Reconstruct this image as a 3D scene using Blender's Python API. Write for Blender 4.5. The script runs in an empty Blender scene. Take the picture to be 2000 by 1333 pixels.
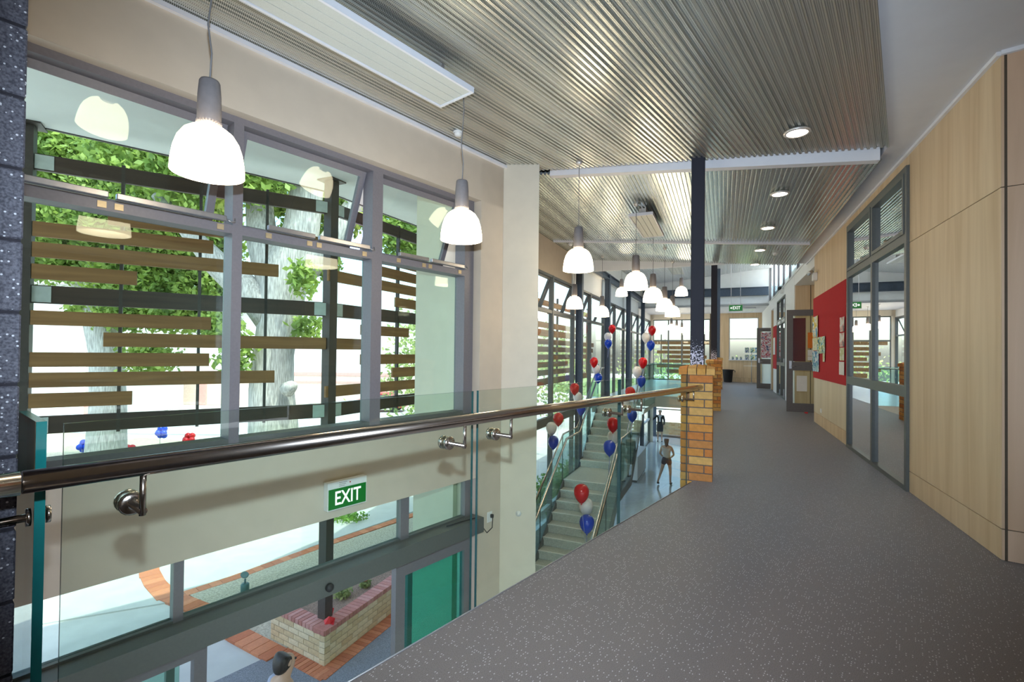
import bpy, bmesh, math, random
import numpy as np
from math import sin, cos, radians, pi, atan2, sqrt
from mathutils import Vector, Matrix

random.seed(7)
SC = bpy.context.scene
COL = SC.collection

# ------------------------------------------------------------------ camera
cam_d = bpy.data.cameras.new('camera')
cam = bpy.data.objects.new('camera', cam_d)
COL.objects.link(cam)
SC.camera = cam
cam_d.sensor_fit = 'HORIZONTAL'
cam_d.sensor_width = 36.0
cam_d.lens = 17.1
cam_d.shift_y = 0.0052
cam_d.clip_start = 0.05
cam_d.clip_end = 400
cam.matrix_world = (Matrix.Translation((0, 0, 1.33)) @ Matrix.Rotation(radians(90.7), 4, 'X')
                    @ Matrix.Rotation(radians(0.63), 4, 'Z'))

# ------------------------------------------------------------------ world, sun, exposure
SKY_STRENGTH = 0.80
SUN_ENERGY = 5.5
FLASH_W = 850.0
world = bpy.data.worlds.new('sky')
SC.world = world
world.use_nodes = True
wn = world.node_tree.nodes
wl = world.node_tree.links
bg = wn['Background']
sky = wn.new('ShaderNodeTexSky')
sky.sky_type = 'NISHITA'
sky.sun_disc = False
sky.sun_elevation = radians(64)
sky.sun_rotation = radians(129)
sky.air_density = 1.0
sky.dust_density = 3.0
sky.ozone_density = 1.0
wl.new(sky.outputs['Color'], bg.inputs['Color'])
bg.inputs['Strength'].default_value = SKY_STRENGTH

sun_d = bpy.data.lights.new('sun', 'SUN')
sun_d.energy = SUN_ENERGY
sun_d.angle = radians(0.6)
sun_d.color = (1.0, 0.96, 0.9)
sun = bpy.data.objects.new('sun', sun_d)
COL.objects.link(sun)
sun.location = (0, 0, 40)
_sd = Vector((-0.777 * 0.42, 0.629 * 0.42, -1.0)).normalized()
sun.rotation_euler = _sd.to_track_quat('-Z', 'Y').to_euler()

flash_d = bpy.data.lights.new('camera_flash', 'SPOT')
flash_d.spot_size = radians(112)
flash_d.spot_blend = 0.85
flash_d.energy = FLASH_W
flash_d.shadow_soft_size = 0.022
flash_d.color = (0.66, 0.82, 1.0)
flash = bpy.data.objects.new('camera_flash', flash_d)
COL.objects.link(flash)
flash.location = (0.0, 0.0, 1.58)
flash.rotation_euler = (radians(90), 0, radians(-2))

SC.view_settings.view_transform = 'Standard'
SC.view_settings.look = 'None'
SC.view_settings.gamma = 1.0
SC.view_settings.use_curve_mapping = False
SC.view_settings.exposure = -0.05
SC.cycles.transparent_max_bounces = 28
SC.cycles.max_bounces = 7
SC.cycles.diffuse_bounces = 4
SC.cycles.glossy_bounces = 3
SC.cycles.use_adaptive_sampling = True
SC.cycles.adaptive_threshold = 0.035
SC.cycles.adaptive_min_samples = 16
SC.cycles.sample_clamp_indirect = 8.0
SC.cycles.caustics_reflective = False
SC.cycles.caustics_refractive = False

# ------------------------------------------------------------------ frames
class Frame:
    """plan frame: s runs along the wall (angle th right of +Y), D to its left."""
    def __init__(self, th, o=(0, 0)):
        self.th = radians(th)
        self.e = Vector((sin(self.th), cos(self.th), 0))
        self.n = Vector((-cos(self.th), sin(self.th), 0))
        self.o = Vector((o[0], o[1], 0))
        self.rz = pi / 2 - self.th
    def w(self, s, D, z=0.0):
        return self.o + self.e * s + self.n * D + Vector((0, 0, z))
    def mat(self, s=0, D=0, z=0):
        return Matrix.Translation(self.w(s, D, z)) @ Matrix.Rotation(self.rz, 4, 'Z')
    def sd(self, p):
        v = Vector((p[0], p[1], 0)) - self.o
        return v.dot(self.e), v.dot(self.n)
F1 = Frame(39.0)
F2 = Frame(23.5)
FW = Frame(90.0)          # world axes: s = X, D = Y
COLUMN = (-2.81, 7.48)
FA = Frame(58.0, COLUMN)
FB = Frame(25.0, COLUMN)
ZL = -3.25                # lower floor and ground outside

def zc1(D): return 3.34 + 0.073 * (D - 0.12)
def zc2(D): return 3.30 + 0.09 * (D + 1.75)
def zc3(D): return 4.35 + 0.10 * (3.4 - D)

# ------------------------------------------------------------------ object helpers
WM = {}
def link(o, M, parent=None):
    COL.objects.link(o)
    WM[o.name] = M.copy()
    if parent is not None:
        o.parent = parent
        o.matrix_basis = WM[parent.name].inverted() @ M
    else:
        o.matrix_basis = M
    return o
def tag(o, label=None, cat=None, group=None, kind=None):
    if label: o['label'] = label
    if cat: o['category'] = cat
    if group: o['group'] = group
    if kind: o['kind'] = kind
    return o
def empty(name, loc, label=None, cat=None, group=None, kind=None, M=None):
    o = bpy.data.objects.new(name, None)
    o.empty_display_size = 0.1
    link(o, M if M is not None else Matrix.Translation(Vector(loc)))
    return tag(o, label, cat, group, kind)
def mesh(name, verts, faces, mat, parent=None, M=None, smooth=False, mats=None, fmat=None):
    me = bpy.data.meshes.new(name)
    me.from_pydata([tuple(v) for v in verts], [], faces)
    if mats:
        for m in mats: me.materials.append(m)
        if fmat is not None: me.polygons.foreach_set('material_index', fmat)
    elif mat: me.materials.append(mat)
    if smooth: me.polygons.foreach_set('use_smooth', [True] * len(me.polygons))
    me.update()
    o = bpy.data.objects.new(name, me)
    return link(o, M if M is not None else Matrix(), parent)
CUBE_F = [(0, 3, 2, 1), (4, 5, 6, 7), (0, 1, 5, 4), (1, 2, 6, 5), (2, 3, 7, 6), (3, 0, 4, 7)]
def cube_v(a, b, c, d, e, f):
    return [(a, c, e), (b, c, e), (b, d, e), (a, d, e), (a, c, f), (b, c, f), (b, d, f), (a, d, f)]
BOXC = {}
def box(name, fr, s, D, z, mat, parent=None, bev=0.0):
    """box spanning (s0,s1),(D0,D1),(z0,z1) of a frame; alike boxes share mesh data"""
    dx, dy, dz = abs(s[1] - s[0]), abs(D[1] - D[0]), abs(z[1] - z[0])
    key = (round(dx, 4), round(dy, 4), round(dz, 4), mat.name, round(bev, 4))
    me = BOXC.get(key)
    if me is None:
        me = bpy.data.meshes.new(name)
        if bev > 0:
            bm = bmesh.new()
            bmesh.ops.create_cube(bm, size=1.0)
            for v in bm.verts: v.co = Vector((v.co.x * dx, v.co.y * dy, v.co.z * dz))
            bmesh.ops.bevel(bm, geom=bm.edges[:], offset=bev, segments=1, affect='EDGES')
            bm.to_mesh(me); bm.free()
        else:
            me.from_pydata(cube_v(-dx/2, dx/2, -dy/2, dy/2, -dz/2, dz/2), [], CUBE_F)
        me.materials.append(mat)
        BOXC[key] = me
    o = bpy.data.objects.new(name, me)
    return link(o, fr.mat((s[0] + s[1]) / 2, (D[0] + D[1]) / 2, (z[0] + z[1]) / 2), parent)
def boxes(name, fr, lst, mat, parent=None):
    """several boxes of one piece of the building as one mesh"""
    V, Fc = [], []
    for b in lst:
        k = len(V)
        V += cube_v(*b)
        Fc += [tuple(i + k for i in f) for f in CUBE_F]
    return mesh(name, V, Fc, mat, parent, fr.mat())
def prism(name, pts, z0, z1, mat, parent=None, M=None):
    n = len(pts)
    V = [(p[0], p[1], z0) for p in pts] + [(p[0], p[1], z1) for p in pts]
    Fc = [tuple(range(n))[::-1], tuple(range(n, 2 * n))] + [(i, (i + 1) % n, n + (i + 1) % n, n + i) for i in range(n)]
    return mesh(name, V, Fc, mat, parent, M)
def lathe(name, prof, mat, parent=None, M=None, seg=20, smooth=True, mats=None, pm=None):
    V, Fc, fm = [], [], []
    n = len(prof)
    for k in range(seg):
        a = 2 * pi * k / seg
        for r, z in prof: V.append((r * cos(a), r * sin(a), z))
    for k in range(seg):
        k2 = (k + 1) % seg
        for i in range(n - 1):
            Fc.append((k * n + i, k2 * n + i, k2 * n + i + 1, k * n + i + 1))
            if pm: fm.append(pm[i])
    return mesh(name, V, Fc, mat, parent, M, smooth, mats, fm if pm else None)
def tube_geo(pts, r, seg=8, V=None, Fc=None):
    V = [] if V is None else V
    Fc = [] if Fc is None else Fc
    pts = [Vector(p) for p in pts]
    base = len(V)
    n = len(pts)
    up = Vector((0, 0, 1))
    prevx = None
    for i, p in enumerate(pts):
        t = (pts[min(i + 1, n - 1)] - pts[max(i - 1, 0)]).normalized()
        if prevx is None:
            ref = up if abs(t.z) < 0.9 else Vector((1, 0, 0))
            x = t.cross(ref).normalized()
        else:
            x = (prevx - t * prevx.dot(t)).normalized()
        y = t.cross(x)
        prevx = x
        rr = r[i] if isinstance(r, (list, tuple)) else r
        for k in range(seg):
            a = 2 * pi * k / seg
            V.append(p + x * (rr * cos(a)) + y * (rr * sin(a)))
    for i in range(n - 1):
        for k in range(seg):
            k2 = (k + 1) % seg
            Fc.append((base + i * seg + k, base + i * seg + k2, base + (i + 1) * seg + k2, base + (i + 1) * seg + k))
    Fc.append(tuple(base + k for k in range(seg))[::-1])
    Fc.append(tuple(base + (n - 1) * seg + k for k in range(seg)))
    return V, Fc
def tube(name, pts, r, mat, parent=None, seg=8, smooth=True):
    o0 = Vector(pts[0])
    V, Fc = tube_geo([Vector(p) - o0 for p in pts], r, seg)
    return mesh(name, V, Fc, mat, parent, Matrix.Translation(o0), smooth)
def ball(name, c, r, mat, parent=None, seg=10, rings=6, sc=(1, 1, 1)):
    prof = [(r * sin(pi * i / rings), -r * cos(pi * i / rings)) for i in range(rings + 1)]
    M = Matrix.Translation(Vector(c)) @ Matrix.Diagonal((sc[0], sc[1], sc[2], 1))
    return lathe(name, prof, mat, parent, M, seg)
def copy_tree(o, M, parent=None):
    """copy a thing with its parts and sub-parts, standing at matrix M"""
    M0 = WM[o.name]
    c = o.copy()
    COL.objects.link(c)
    WM[c.name] = M.copy()
    c.parent = parent
    c.matrix_basis = (WM[parent.name].inverted() @ M) if parent else M
    for ch in list(o.children):
        copy_tree(ch, M @ M0.inverted() @ WM[ch.name], c)
    return c
def text(name, body, size, M, mat, parent=None, align='CENTER', ext=0.001):
    cu = bpy.data.curves.new(name, 'FONT')
    cu.body = body
    cu.size = size
    cu.align_x = align
    cu.align_y = 'CENTER'
    cu.extrude = ext
    cu.offset = size * 0.012
    cu.materials.append(mat)
    tmp = bpy.data.objects.new(name + '_outline', cu)
    COL.objects.link(tmp)
    dg = bpy.context.evaluated_depsgraph_get()
    me = bpy.data.meshes.new_from_object(tmp.evaluated_get(dg))
    me.materials.clear(); me.materials.append(mat)
    bpy.data.objects.remove(tmp)
    o = bpy.data.objects.new(name, me)
    return link(o, M, parent)
def face_mat(p, right, normal):
    """matrix whose X is to the viewer's right, Y up, Z the normal"""
    r, n = Vector(right).normalized(), Vector(normal).normalized()
    u = n.cross(r)
    M = Matrix((r, u, n)).transposed().to_4x4()
    return Matrix.Translation(Vector(p)) @ M

# ------------------------------------------------------------------ materials
MAT = {}
def new_mat(name):
    m = bpy.data.materials.new(name)
    m.use_nodes = True
    MAT[name] = m
    nt = m.node_tree
    return m, nt, nt.nodes, nt.links, nt.nodes['Principled BSDF']
def setp(b, col=None, rough=None, metal=None, spec=None):
    if col is not None: b.inputs['Base Color'].default_value = (col[0], col[1], col[2], 1)
    if rough is not None: b.inputs['Roughness'].default_value = rough
    if metal is not None: b.inputs['Metallic'].default_value = metal
    if spec is not None: b.inputs['Specular IOR Level'].default_value = spec
def noisy(name, col, rough=0.6, metal=0.0, scale=20.0, amt=0.12, bump=0.0, stretch=(1, 1, 1), detail=4.0, spec=0.5, coord='Object', col2=None, ramp=(0.3, 0.7)):
    """base colour varied by noise between two tones"""
    m, nt, N, L, b = new_mat(name)
    setp(b, col, rough, metal, spec)
    tc = N.new('ShaderNodeTexCoord')
    mp = N.new('ShaderNodeMapping')
    mp.inputs['Scale'].default_value = stretch
    nz = N.new('ShaderNodeTexNoise')
    nz.inputs['Scale'].default_value = scale
    nz.inputs['Detail'].default_value = detail
    L.new(tc.outputs[coord], mp.inputs['Vector'])
    L.new(mp.outputs['Vector'], nz.inputs['Vector'])
    cr = N.new('ShaderNodeValToRGB')
    cr.color_ramp.elements[0].position = ramp[0]
    cr.color_ramp.elements[1].position = ramp[1]
    c2 = col2 or tuple(min(1, c * (1 + amt)) for c in col)
    c1 = tuple(c * (1 - amt) for c in col) if col2 is None else col
    cr.color_ramp.elements[0].color = (*c1, 1)
    cr.color_ramp.elements[1].color = (*c2, 1)
    L.new(nz.outputs['Fac'], cr.inputs['Fac'])
    L.new(cr.outputs['Color'], b.inputs['Base Color'])
    if bump:
        bp = N.new('ShaderNodeBump')
        bp.inputs['Strength'].default_value = bump
        bp.inputs['Distance'].default_value = 0.01
        L.new(nz.outputs['Fac'], bp.inputs['Height'])
        L.new(bp.outputs['Normal'], b.inputs['Normal'])
    return m
def plain(name, col, rough=0.5, metal=0.0, spec=0.5):
    return noisy(name, col, rough, metal, 30.0, 0.04, 0.0, spec=spec)
def emis(name, col, strength, base=(0.9, 0.9, 0.88)):
    m, nt, N, L, b = new_mat(name)
    setp(b, base, 0.4)
    b.inputs['Emission Color'].default_value = (*col, 1)
    b.inputs['Emission Strength'].default_value = strength
    return m
def glass(name, tint, refl=1.0, rough=0.0, gcol=(1, 1, 1), ior=1.45):
    """thin architectural glass: tinted see-through plus mirror reflection by angle"""
    m, nt, N, L, b = new_mat(name)
    N.remove(b)
    out = N['Material Output']
    tr = N.new('ShaderNodeBsdfTransparent')
    tr.inputs['Color'].default_value = (*tint, 1)
    gl = N.new('ShaderNodeBsdfGlossy')
    gl.inputs['Roughness'].default_value = rough
    gl.inputs['Color'].default_value = (*gcol, 1)
    ge = N.new('ShaderNodeNewGeometry')
    dp = N.new('ShaderNodeVectorMath'); dp.operation = 'DOT_PRODUCT'
    L.new(ge.outputs['Incoming'], dp.inputs[0]); L.new(ge.outputs['Normal'], dp.inputs[1])
    def mth(op, a, b=None):
        q = N.new('ShaderNodeMath'); q.operation = op
        for i, v in enumerate((a, b)):
            if v is None: continue
            if isinstance(v, (int, float)): q.inputs[i].default_value = v
            else: L.new(v, q.inputs[i])
        return q.outputs[0]
    f0 = ((ior - 1) / (ior + 1)) ** 2
    pw = mth('POWER', mth('SUBTRACT', 1.0, mth('ABSOLUTE', dp.outputs['Value'])), 5.0)
    fac = mth('ADD', mth('MULTIPLY', pw, 1 - f0), f0)
    mul = N.new('ShaderNodeMath'); mul.operation = 'MULTIPLY'
    mul.inputs[1].default_value = refl
    mul.use_clamp = True
    mx = N.new('ShaderNodeMixShader')
    L.new(fac, mul.inputs[0])
    L.new(mul.outputs[0], mx.inputs['Fac'])
    L.new(tr.outputs[0], mx.inputs[1])
    L.new(gl.outputs[0], mx.inputs[2])
    L.new(mx.outputs[0], out.inputs['Surface'])
    return m
def wood(name, c1, c2, scale=3.0, stretch=(1, 1, 0.06), rough=0.55, fig=0.5):
    """figured timber: stretched noise for grain, a slow noise for tone"""
    m, nt, N, L, b = new_mat(name)
    setp(b, c1, rough, 0, 0.4)
    tc = N.new('ShaderNodeTexCoord')
    mp = N.new('ShaderNodeMapping'); mp.inputs['Scale'].default_value = stretch
    oi = N.new('ShaderNodeObjectInfo')
    ad = N.new('ShaderNodeVectorMath'); ad.operation = 'ADD'
    rs = N.new('ShaderNodeVectorMath'); rs.operation = 'SCALE'
    rs.inputs[0].default_value = (7.0, 3.0, 5.0)
    L.new(oi.outputs['Random'], rs.inputs['Scale'])
    L.new(tc.outputs['Object'], ad.inputs[0])
    L.new(rs.outputs[0], ad.inputs[1])
    L.new(ad.outputs[0], mp.inputs['Vector'])
    nz = N.new('ShaderNodeTexNoise')
    nz.inputs['Scale'].default_value = scale * 6
    nz.inputs['Detail'].default_value = 5
    nz.inputs['Distortion'].default_value = fig
    L.new(mp.outputs['Vector'], nz.inputs['Vector'])
    cr = N.new('ShaderNodeValToRGB')
    cr.color_ramp.elements[0].position = 0.25
    cr.color_ramp.elements[1].position = 0.75
    cr.color_ramp.elements[0].color = (*c2, 1)
    cr.color_ramp.elements[1].color = (*c1, 1)
    L.new(nz.outputs['Fac'], cr.inputs['Fac'])
    L.new(cr.outputs['Color'], b.inputs['Base Color'])
    return m

m_cream = noisy('cream_paint', (0.74, 0.665, 0.535), 0.75, scale=6, amt=0.03)
m_tan = noisy('cream_paint_shaded', (0.62, 0.535, 0.43), 0.75, scale=6, amt=0.03)  # cream wall paint taken down to tan, shade put into the colour
m_white = noisy('white_paint', (0.86, 0.86, 0.85), 0.7, scale=6, amt=0.02)
m_ceil = noisy('ceiling_paint', (0.72, 0.71, 0.73), 0.8, scale=6, amt=0.02)
m_trim = noisy('trim_white', (0.84, 0.83, 0.86), 0.5, scale=8, amt=0.02)
m_frame = noisy('frame_powdercoat', (0.19, 0.175, 0.19), 0.42, scale=50, amt=0.05)
m_frame2 = noisy('frame_green_grey', (0.115, 0.122, 0.115), 0.42, scale=50, amt=0.05)
m_black = noisy('black_steel', (0.025, 0.026, 0.034), 0.4, scale=30, amt=0.2)
m_bsteel = noisy('blue_black_steel', (0.055, 0.08, 0.12), 0.45, scale=30, amt=0.15)
m_dsteel = noisy('dark_brown_steel', (0.06, 0.047, 0.04), 0.45, scale=30, amt=0.15)
m_slat = wood('cedar_slat', (0.37, 0.19, 0.072), (0.21, 0.10, 0.034), 2.5, (0.06, 1, 1), 0.6)
m_beam = wood('dark_beam', (0.085, 0.052, 0.036), (0.045, 0.028, 0.02), 2.5, (0.06, 1, 1), 0.45)
m_plate = noisy('galvanised_plate', (0.55, 0.60, 0.58), 0.4, 0.5, scale=12, amt=0.1)
m_steel = noisy('stainless', (0.62, 0.54, 0.47), 0.18, 1.0, scale=3, amt=0.05, stretch=(1, 30, 30))
m_zinc = noisy('zinc', (0.45, 0.44, 0.45), 0.35, 0.8, scale=30, amt=0.06)
m_bronze = noisy('hinge_plate', (0.55, 0.43, 0.26), 0.45, 0.5, scale=30, amt=0.1)
m_wglass = glass('window_glass', (0.83, 0.93, 0.885), 0.75)
m_tglass = glass('tinted_door_glass', (0.46, 0.93, 0.89), 1.2)
m_sglass = glass('sidelight_glass', (0.60, 0.80, 0.72), 1.4)
m_iglass = glass('interior_glass', (0.50, 0.66, 0.60), 4.5)
m_bglass = glass('balustrade_glass', (0.89, 0.935, 0.905), 0.8)
m_stglass = glass('stair_glass', (0.76, 0.915, 0.91), 0.8)
m_gedge = noisy('glass_edge', (0.012, 0.05, 0.05), 0.15, scale=5, amt=0.2, spec=0.8)
m_gedgel = noisy('glass_edge_light', (0.012, 0.20, 0.19), 0.12, scale=5, amt=0.25, spec=0.8)
m_ply = wood('plywood', (0.76, 0.585, 0.38), (0.585, 0.41, 0.235), 0.9, (1, 1, 0.06), 0.5, 1.6)
m_ply2 = wood('plywood_rosy', (0.72, 0.50, 0.345), (0.56, 0.355, 0.215), 0.9, (1, 1, 0.06), 0.5, 1.6)
m_plyw = wood('plywood_whitewashed', (0.76, 0.66, 0.49), (0.60, 0.50, 0.34), 1.4, (1, 1, 0.05), 0.5, 0.5)
m_umber = noisy('umber_lining', (0.30, 0.235, 0.165), 0.8, scale=6, amt=0.06)
m_cwhite = noisy('white_corrugated', (0.84, 0.85, 0.84), 0.45, 0.0, scale=8, amt=0.03)
m_fglass = glass('far_window_glass', (0.93, 0.98, 0.96), 0.8)
m_gap = plain('shadow_gap', (0.10, 0.075, 0.05), 0.9)
m_red = noisy('red_felt', (0.47, 0.012, 0.018), 0.95, scale=120, amt=0.12)
m_mortar = noisy('mortar', (0.16, 0.13, 0.11), 0.95, scale=60, amt=0.2)
m_bjoint = noisy('dark_joint', (0.035, 0.032, 0.04), 0.95, scale=60, amt=0.2)
m_mortar2 = noisy('pale_mortar', (0.30, 0.26, 0.22), 0.95, scale=60, amt=0.2)
ob = [(0.66, 0.27, 0.055), (0.70, 0.345, 0.08), (0.60, 0.205, 0.045), (0.72, 0.40, 0.12), (0.56, 0.225, 0.06)]
m_obrick = [noisy('amber_brick_%s' % 'abcde'[i], c, 0.8, scale=25, amt=0.12, bump=0.3) for i, c in enumerate(ob)]
cb = [(0.66, 0.50, 0.31), (0.60, 0.44, 0.26), (0.70, 0.56, 0.38)]
m_cbrick = [noisy('buff_brick_%s' % 'abc'[i], c, 0.85, scale=25, amt=0.12, bump=0.3) for i, c in enumerate(cb)]
rb = [(0.48, 0.20, 0.17), (0.53, 0.25, 0.22), (0.44, 0.17, 0.14)]
m_rbrick = [noisy('red_brick_%s' % 'abc'[i], c, 0.7, scale=25, amt=0.1) for i, c in enumerate(rb)]
pb = [(0.52, 0.17, 0.075), (0.58, 0.21, 0.10), (0.47, 0.145, 0.065)]
m_pbrick = [noisy('terracotta_paver_%s' % 'abc'[i], c, 0.8, scale=25, amt=0.1) for i, c in enumerate(pb)]
m_conc = noisy('path_concrete', (0.50, 0.50, 0.48), 0.9, scale=3, amt=0.06)
m_agg = noisy('exposed_aggregate', (0.20, 0.21, 0.24), 0.85, scale=140, amt=0.6, detail=2)
m_soil = noisy('garden_soil', (0.44, 0.39, 0.30), 1.0, scale=30, amt=0.35, bump=1.0)
m_mulch = noisy('bark_mulch', (0.27, 0.19, 0.145), 1.0, scale=60, amt=0.45, bump=1.0)
m_grass = noisy('lawn', (0.16, 0.26, 0.07), 1.0, scale=12, amt=0.3)
m_road = noisy('road', (0.42, 0.43, 0.44), 0.95, scale=4, amt=0.08)
m_bark = noisy('pale_bark', (0.44, 0.42, 0.39), 0.95, scale=5, amt=0.4, bump=1.0, stretch=(6, 6, 0.7), detail=8)
def leaf_mat(name, col):
    m, nt, N, L, b = new_mat(name)
    setp(b, col, 0.55)
    oi = N.new('ShaderNodeTexCoord')
    nz = N.new('ShaderNodeTexNoise'); nz.inputs['Scale'].default_value = 1.7
    L.new(oi.outputs['Object'], nz.inputs['Vector'])
    cr = N.new('ShaderNodeValToRGB')
    cr.color_ramp.elements[0].position = 0.35; cr.color_ramp.elements[1].position = 0.65
    cr.color_ramp.elements[0].color = (col[0] * 0.7, col[1] * 0.75, col[2] * 0.7, 1)
    cr.color_ramp.elements[1].color = (col[0] * 1.4, col[1] * 1.25, col[2] * 1.1, 1)
    L.new(nz.outputs['Fac'], cr.inputs['Fac'])
    L.new(cr.outputs['Color'], b.inputs['Base Color'])
    out = N['Material Output']
    tl = N.new('ShaderNodeBsdfTranslucent')
    L.new(cr.outputs['Color'], tl.inputs['Color'])
    mx = N.new('ShaderNodeMixShader'); mx.inputs['Fac'].default_value = 0.45
    L.new(b.outputs[0], mx.inputs[1]); L.new(tl.outputs[0], mx.inputs[2])
    L.new(mx.outputs[0], out.inputs['Surface'])
    return m
m_leaf = leaf_mat('maple_leaf', (0.27, 0.40, 0.10))
m_leaf2 = leaf_mat('shrub_leaf', (0.17, 0.34, 0.06))
m_leaf3 = leaf_mat('pale_leaf', (0.36, 0.46, 0.20))
m_bwhite = noisy('white_render', (0.82, 0.82, 0.80), 0.85, scale=2, amt=0.03)
m_bgrey = noisy('grey_render', (0.52, 0.53, 0.50), 0.85, scale=2, amt=0.05)
m_bpink = noisy('pale_brickwork', (0.74, 0.58, 0.50), 0.9, scale=8, amt=0.08)
m_bband = noisy('pink_band', (0.72, 0.36, 0.33), 0.9, scale=8, amt=0.06)
m_broof = noisy('roof_sheet', (0.55, 0.50, 0.50), 0.7, scale=4, amt=0.06)
m_shade = emis('lamp_glass', (1.0, 0.82, 0.56), 13.0)
m_socket = noisy('lamp_housing', (0.20, 0.18, 0.18), 0.5, scale=40, amt=0.05)
m_cord = plain('grey_cord', (0.22, 0.21, 0.21), 0.6)
m_dl = emis('downlight_lens', (1.0, 0.88, 0.70), 45.0)
m_ring = noisy('brushed_ring', (0.75, 0.70, 0.66), 0.35, 0.6, scale=20, amt=0.05)
m_bal = {'red': noisy('balloon_red', (0.62, 0.008, 0.012), 0.18, scale=3, amt=0.05),
         'white': noisy('balloon_white', (0.82, 0.80, 0.78), 0.22, scale=3, amt=0.02),
         'blue': noisy('balloon_blue', (0.008, 0.06, 0.55), 0.18, scale=3, amt=0.05)}
m_string = plain('ribbon_string', (0.55, 0.6, 0.7), 0.5)
m_green = emis('sign_green', (0.0, 0.22, 0.02), 0.25, (0.0, 0.13, 0.015))
m_signw = emis('sign_letter', (0.95, 1.0, 0.92), 0.75)
m_plastic = noisy('white_plastic', (0.80, 0.80, 0.78), 0.4, scale=20, amt=0.02)
m_dark = plain('black_plastic', (0.02, 0.02, 0.022), 0.5)
m_heat = noisy('heater_white', (0.78, 0.77, 0.79), 0.5, scale=10, amt=0.02)
m_heatg = noisy('heater_panel', (0.60, 0.61, 0.55), 0.55, scale=300, amt=0.10, detail=2)
m_paper = noisy('paper', (0.82, 0.80, 0.76), 0.8, scale=10, amt=0.03)
m_stone = noisy('stair_terrazzo', (0.58, 0.60, 0.54), 0.3, scale=60, amt=0.18, detail=3)
m_nosing = noisy('stair_nosing', (0.86, 0.88, 0.86), 0.4, scale=40, amt=0.06)
m_lfloor = noisy('polished_concrete', (0.50, 0.55, 0.58), 0.14, scale=5, amt=0.06)
m_lvinyl = noisy('landing_vinyl', (0.62, 0.66, 0.66), 0.25, scale=5, amt=0.04)
m_slabw = noisy('slab_edge', (0.62, 0.60, 0.54), 0.7, scale=8, amt=0.05)
m_door = noisy('door_joinery', (0.135, 0.115, 0.105), 0.45, scale=30, amt=0.06)
m_maroon = noisy('maroon_reflection', (0.17, 0.010, 0.022), 0.25, scale=10, amt=0.1)  # colour of the maroon reflection in the upper door glass
m_skin = noisy('skin', (0.60, 0.38, 0.27), 0.6, scale=8, amt=0.05)
m_hair = noisy('dark_hair', (0.022, 0.016, 0.013), 0.5, scale=40, amt=0.4, stretch=(1, 1, 0.1))
m_hairb = noisy('brown_hair', (0.085, 0.045, 0.028), 0.5, scale=40, amt=0.4, stretch=(1, 1, 0.1))
m_suit = noisy('charcoal_suit', (0.022, 0.024, 0.032), 0.8, scale=80, amt=0.2)
m_skirt = noisy('grey_skirt', (0.05, 0.05, 0.06), 0.85, scale=80, amt=0.15)
m_blouse = noisy('pale_blouse', (0.75, 0.75, 0.80), 0.8, scale=40, amt=0.04)
m_top = noisy('cream_top', (0.62, 0.55, 0.50), 0.8, scale=40, amt=0.05)
m_shorts = noisy('dark_shorts', (0.045, 0.03, 0.04), 0.85, scale=60, amt=0.15)
m_shirt = noisy('pale_blue_shirt', (0.42, 0.45, 0.60), 0.8, scale=40, amt=0.06)
m_shoe = plain('dark_shoe', (0.03, 0.028, 0.03), 0.5)
m_ribbon = noisy('red_ribbon', (0.65, 0.012, 0.02), 0.55, scale=20, amt=0.1)

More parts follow.
